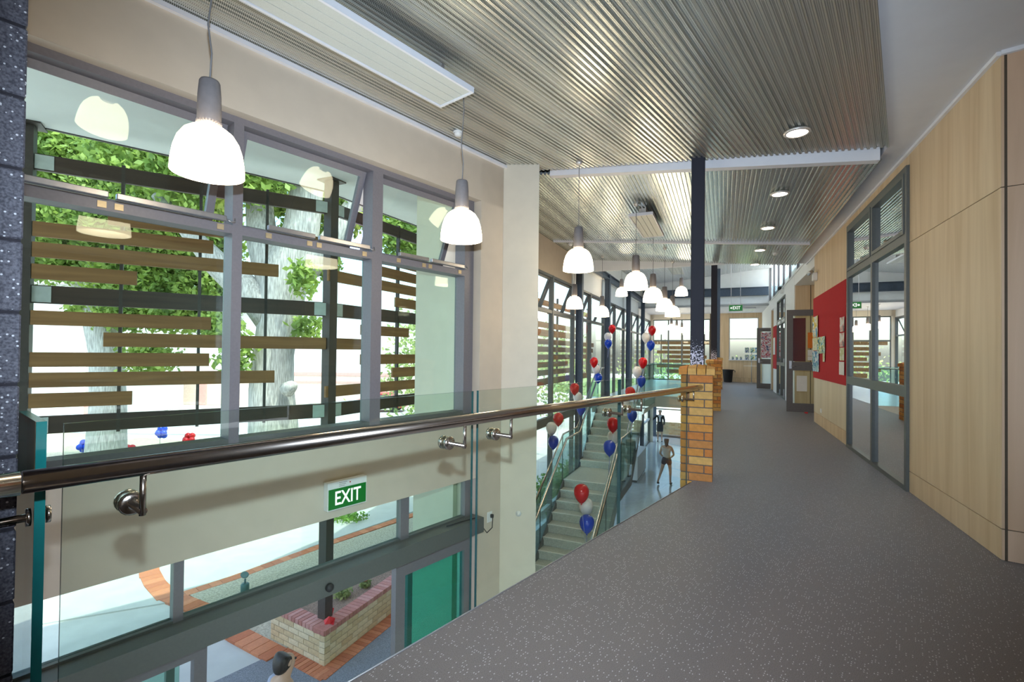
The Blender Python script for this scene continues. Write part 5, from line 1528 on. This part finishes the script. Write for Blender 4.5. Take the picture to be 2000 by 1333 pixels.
tag(o, 'patch of low green plants on the bank beyond the path', 'plant')

# ================================================================== OUTSIDE: TREES
def P(x, y, Y):
    """real point Y metres out, from its bearing and height as surveyed from the walkway"""
    return Vector(((x - 1000) / 950 * Y, Y, 1.33 + (683 + .0115 * (x - 450) - y) / 950 * Y))
def tree(label, limbs, blobs, nleaf, lsize, seed, mat):
    b0 = Vector(limbs[0][0][0])
    root = tag(empty('tree', Vector((b0.x, b0.y, ZL))), label, 'tree', 'trees outside the left windows')
    V, Fc = [], []
    for pts, rr in limbs: tube_geo(pts, rr, 14, V, Fc)
    o = mesh('trunk', V, Fc, m_bark, root, None, True)
    leaf_obj('crown', nleaf, blobs, lsize, seed, mat, root)
    return root
Y1 = 14.0
b1 = P(540, 750, Y1); b1 = Vector((b1.x, b1.y, ZL - .1))
tree('big pale barked tree with a forked trunk seen through the second left window',
     [([b1, P(537, 830, Y1), P(532, 760, Y1), P(535, 690, Y1), P(545, 620, Y1), P(555, 540, Y1), P(585, 450, Y1), P(600, 330, Y1), P(620, 200, Y1)], [.80, .66, .60, .55, .56, .66, .50, .42, .34]),
      ([P(540, 640, Y1), P(505, 590, Y1 - .1), P(455, 545, Y1 - .3), P(420, 515, Y1 - .5), P(380, 470, Y1 - .8), P(300, 380, Y1 - 1)], [.45, .46, .40, .34, .24, .14]),
      ([P(545, 600, Y1), P(510, 480, Y1), P(500, 380, Y1 + .2), P(520, 280, Y1 + .3)], [.45, .42, .36, .28]),
      ([P(560, 560, Y1), P(640, 480, Y1 + .3), P(690, 400, Y1 + .5), P(730, 330, Y1 + .6)], [.42, .36, .30, .22]),
      ([P(562, 762, Y1 - .5), P(572, 755, Y1 - .62), P(580, 752, Y1 - .66)], [.22, .16, .06])],
     [(tuple(P(x, y, Y1 + dy)), r) for x, y, dy, r in ((380, 330, -1, (1.4, 1, .9)), (300, 300, -.5, (1.6, 1, 1)), (520, 380, .8, (.5, .4, .7)), (600, 400, .9, (.9, .6, .9)), (700, 390, .8, (.8, .6, .8)), (480, 340, -1.2, (.8, .6, .6)), (600, 640, -.3, (.4, .3, .35)), (460, 690, -.9, (.45, .3, .6)), (800, 460, 1, (1, .8, .7)), (640, 520, .5, (.35, .3, .5)), (430, 640, -.6, (.5, .4, .4)), (560, 330, -.6, (.8, .5, .4)), (590, 545, -1.0, (.35, .3, .45)))],
     20000, .105, 5, m_leaf)
Y2 = 16.5
b2 = P(213, 860, Y2); b2 = Vector((b2.x, b2.y, ZL - .1))
tree('leafy tree with a grey trunk seen through the first left window',
     [([b2, P(212, 870, Y2), P(214, 780, Y2), P(208, 690, Y2), P(195, 620, Y2), P(190, 500, Y2), P(150, 380, Y2), P(110, 250, Y2)], [.70, .56, .50, .46, .50, .36, .22, .12]),
      ([P(197, 640, Y2), P(240, 540, Y2), P(300, 460, Y2), P(330, 330, Y2)], [.36, .26, .18, .1]),
      ([P(190, 600, Y2), P(140, 540, Y2), P(90, 470, Y2)], [.3, .2, .1])],
     [(tuple(P(x, y, Y2 + dy)), r) for x, y, dy, r in ((90, 280, -.5, (1.6, 1.2, 1)), (170, 300, .3, (1.7, 1.2, 1.1)), (260, 330, -.3, (1.6, 1.2, 1.1)), (120, 400, .2, (1.7, 1.2, 1)), (210, 420, -.6, (1.6, 1.2, 1)), (300, 430, .4, (1.5, 1.2, 1)), (90, 490, -.4, (1.2, 1, .9)), (180, 500, .4, (1.5, 1, .8)), (270, 540, -.5, (1.5, 1, .9)), (350, 480, -.2, (1.3, 1, .9)), (390, 410, .3, (1.0, .8, .9)), (330, 600, -.6, (1.1, .7, .55)), (400, 570, -.2, (1.0, .8, .9)), (250, 620, -.4, (.9, .7, .4)), (430, 590, 0, (.7, .5, .7)), (290, 700, -.5, (.8, .5, .45)), (180, 605, 0, (.6, .6, .3)), (350, 620, 0, (1.0, .6, .5)), (440, 480, .2, (.6, .5, .8)))],
     75000, .105, 9, m_leaf)
bal_c = [('blue', (165, 873), 20.0, 'cluster of small blue balloons low beside the left tree trunk'), ('blue', (316, 846), 21.5, 'cluster of small blue balloons between the tree trunks'), ('red', (370, 860), 20.0, 'cluster of small red balloons right of the blue cluster'), ('red', (252, 884), 18.5, 'red balloons just showing behind the left tree trunk')]
for cn, (x, y), Y, lab in bal_c:
    c = P(x, y, Y)
    root = tag(empty('balloon_cluster', c), lab, 'balloons', 'balloon clusters on the verge')
    for i in range(7):
        a = i * 2 * pi / 6
        q = c + (Vector((cos(a) * .17, -.05 * i % 3 * .05, sin(a) * .17)) if i < 6 else Vector((0, -.12, 0)))
        ball('balloon_part', q, .125, m_bal[cn], root, 12, 8)
    tube('stake', [c, Vector((c.x, c.y, ZL))], .012, m_zinc, root, 6)

# ---- buildings and a car across the road
def building(name, label, fr, s, D, z1, parts):
    root = tag(empty(name, fr.w((s[0] + s[1]) / 2, D[0], ZL)), label, 'building', 'buildings across the road')
    for nm, a, b, d0, d1_, za, zb_, m in parts: box(nm, fr, (a, b), (d0, d1_), (za, zb_), m, root)
    return root
building('house', 'white rendered house with a grey side wall beyond the left tree', FW, (-38, -25.8), (30, 38), 5.5,
         [('wall', -38, -26.6, 30, 38, ZL, 5.2, m_bwhite), ('side_wall', -26.6, -25.6, 30.4, 38, ZL, 4.6, m_bgrey), ('roof', -38.4, -25.2, 29.6, 38.4, 5.2, 5.5, m_broof), ('plinth', -26.6, -25.55, 30.3, 30.4, ZL, ZL + 1.5, m_bband), ('window', -30.6, -29.6, 29.92, 30.0, .9, 2.6, m_frame2), ('downpipe', -27.1, -27.0, 29.9, 30.0, ZL, 5.0, m_trim)])
building('brick_hall', 'long pale building with pink brick bands across the road', FW, (-26, 8), (40, 50), 4.2,
         [('wall', -32, -9, 40, 50, ZL + 2.6, 4.4, m_bwhite), ('lower_wall', -32, -9, 39.95, 50, ZL, ZL + 2.6, m_bpink), ('band', -32, -9, 39.9, 39.95, ZL + 2.5, ZL + 2.75, m_bband), ('band', -32, -9, 39.9, 39.95, ZL + 1.9, ZL + 2.05, m_bband), ('pilaster', -25.6, -25.0, 39.8, 39.9, ZL, ZL + 2.5, m_bband), ('roof', -32.5, -8.5, 39.5, 50.5, 4.4, 4.6, m_broof)])
car = tag(empty('parked_car', Vector((-10.0, 37.0, ZL))), 'small red car parked across the road, seen between screen slats', 'car')
m_car = noisy('car_red', (0.45, 0.03, 0.035), 0.3, scale=5, amt=.05)
cp = [(-2.0, .35), (-2.0, .75), (-1.75, .85), (-1.2, .92), (-.75, 1.38), (.7, 1.40), (1.25, .95), (1.95, .88), (2.05, .6), (2.0, .35)]
V = [(x, -.8, z) for x, z in cp] + [(x, .8, z) for x, z in cp]
nq = len(cp)
mesh('body', V, [tuple(range(nq)), tuple(range(nq, 2 * nq))[::-1]] + [(i, nq + i, nq + (i + 1) % nq, (i + 1) % nq) for i in range(nq)], m_car, car, Matrix.Translation((-10.0, 37.0, ZL)))
for x in (-1.25, 1.25):
    for y in (-.78, .78):
        lathe('wheel', [(0, -.1), (.25, -.1), (.31, -.06), (.31, .06), (.25, .1), (0, .1)], m_dark, car, face_mat((-10.0 + x, 37.0 + y, ZL + .31), (1, 0, 0), (0, 1 if y > 0 else -1, 0)), 16)
mesh('side_window', cube_v(-.9, 1.0, -.82, -.80, .95, 1.30), CUBE_F, m_frame2, car, Matrix.Translation((-10.0, 37.0, ZL)))

# ---- greenery beyond the stair glazing and the far end, with a second screen
screen_parts = [(2.06, 1.85), (1.76, 1.59), (1.52, 1.35), (1.27, 1.1), (1.03, .86), (.78, .6), (.51, .3)]
F2o = Frame(23.5)
root = tag(empty('sun_screen', F2.w(14, 5.2, 0.3)), 'timber slat sun screen outside the glazing beside the stairs', 'sun screen', 'timber sun screens outside')
for z1, z0 in [(3.0, 2.82), (2.76, 2.58), (2.3, 2.12)] + screen_parts:
    a = 9.5 + rnd.uniform(0, 2.5); b_ = 21 - rnd.uniform(0, 4)
    box('slat', F2, (a, b_), (5.2, 5.24), (z0, z1), m_slat, root)
for s in (10, 12, 14, 16, 18, 20): box('post', F2, (s, s + .05), (5.24, 5.30), (0.28, 3.2), m_dsteel, root)
root = tag(empty('sun_screen', F2.w(28, 2, 0.3)), 'timber slat sun screen outside the window at the far end', 'sun screen', 'timber sun screens outside')
for i, (z1, z0) in enumerate(screen_parts):
    box('slat', F2, (27.6, 27.64), (0.6 + (i * .37) % .9, 3.6 - (i * .53) % .8), (z0, z1), m_slat, root)
for D in (.9, 2.0, 3.1): box('post', F2, (27.64, 27.68), (D, D + .05), (0.2, 2.4), m_dsteel, root)
def shrub(label, c, blobs, n, size, seed, mat, cat='shrub', grp='greenery beyond the stair glazing'):
    c = Vector(c)
    root = tag(empty('shrub', c), label, cat, grp)
    V, Fc = tube_geo([c, c + Vector((.1, .05, blobs[0][0][2] * .8))], [.08, .04], 8)
    mesh('stem', V, Fc, m_bark, root)
    leaf_obj('foliage', n, blobs, size, seed, mat, root, Matrix.Translation(c) @ Matrix.Rotation(F2.rz, 4, 'Z'))
shrub('tall green tree beyond the stair glazing, nearest the cream wall corner', F2.w(16.5, 11.0, ZL), [((0, 0, 2.6), (1.6, 1.6, 1.6)), ((1.2, .6, 4.2), (1.6, 1.4, 1.5)), ((-1.2, 0, 3.6), (1.3, 1.2, 1.4)), ((0, 0, 5.6), (1.4, 1.2, 1.0))], 1800, .12, 31, m_leaf3)
shrub('bushy green tree beyond the middle of the stair glazing', F2.w(22, 10.5, ZL), [((0, 0, 2.4), (2, 1.6, 1.6)), ((1.6, 0, 3.6), (1.8, 1.5, 1.7)), ((-1.2, .5, 4.2), (1.6, 1.4, 1.5)), ((.5, 0, 5.6), (1.6, 1.4, 1.1))], 2000, .13, 32, m_leaf3)
shrub('pale green tree beyond the far part of the stair glazing', F2.w(29, 9.5, ZL), [((0, 0, 2.4), (2, 1.6, 1.8)), ((1.6, 0, 3.9), (1.8, 1.5, 1.7)), ((-1.2, .5, 4.5), (1.6, 1.4, 1.6))], 2200, .13, 33, m_leaf3)
shrub('low green hedge outside the far end window', F2.w(46, 3.0, ZL), [((0, 0, 1.6), (1.5, 4, 1.6)), ((0, -3, 2.2), (1.5, 3, 1.9)), ((0, 3, 2.8), (1.5, 3, 2.2))], 2500, .16, 34, m_leaf3, 'hedge')
shrub('green shrub in the bed at the foot of the stair glazing', F2.w(13.5, 4.6, ZL), [((0, 0, .5), (.8, .5, .45)), ((1, .1, .45), (.7, .5, .4)), ((2.2, 0, .5), (.8, .5, .45))], 1600, .07, 35, m_leaf2)
bw = struct(empty('wall_garden', F2.w(29, 1, ZL)))
for c in range(7):
    D = -1.0 + (.12 if c % 2 else 0)
    while D < 3.4:
        box('brick', F2, (29.0, 29.1), (D, D + .23), (ZL + c * .1, ZL + c * .1 + .09), rnd.choice(m_cbrick), bw)
        D += .24
gb = struct(boxes('garden_bed_edge', F2, [(9.5, 24, 4.05, 4.15, ZL, ZL + .35), (9.5, 24, 5.0, 5.1, ZL, ZL + .35)], m_trim))
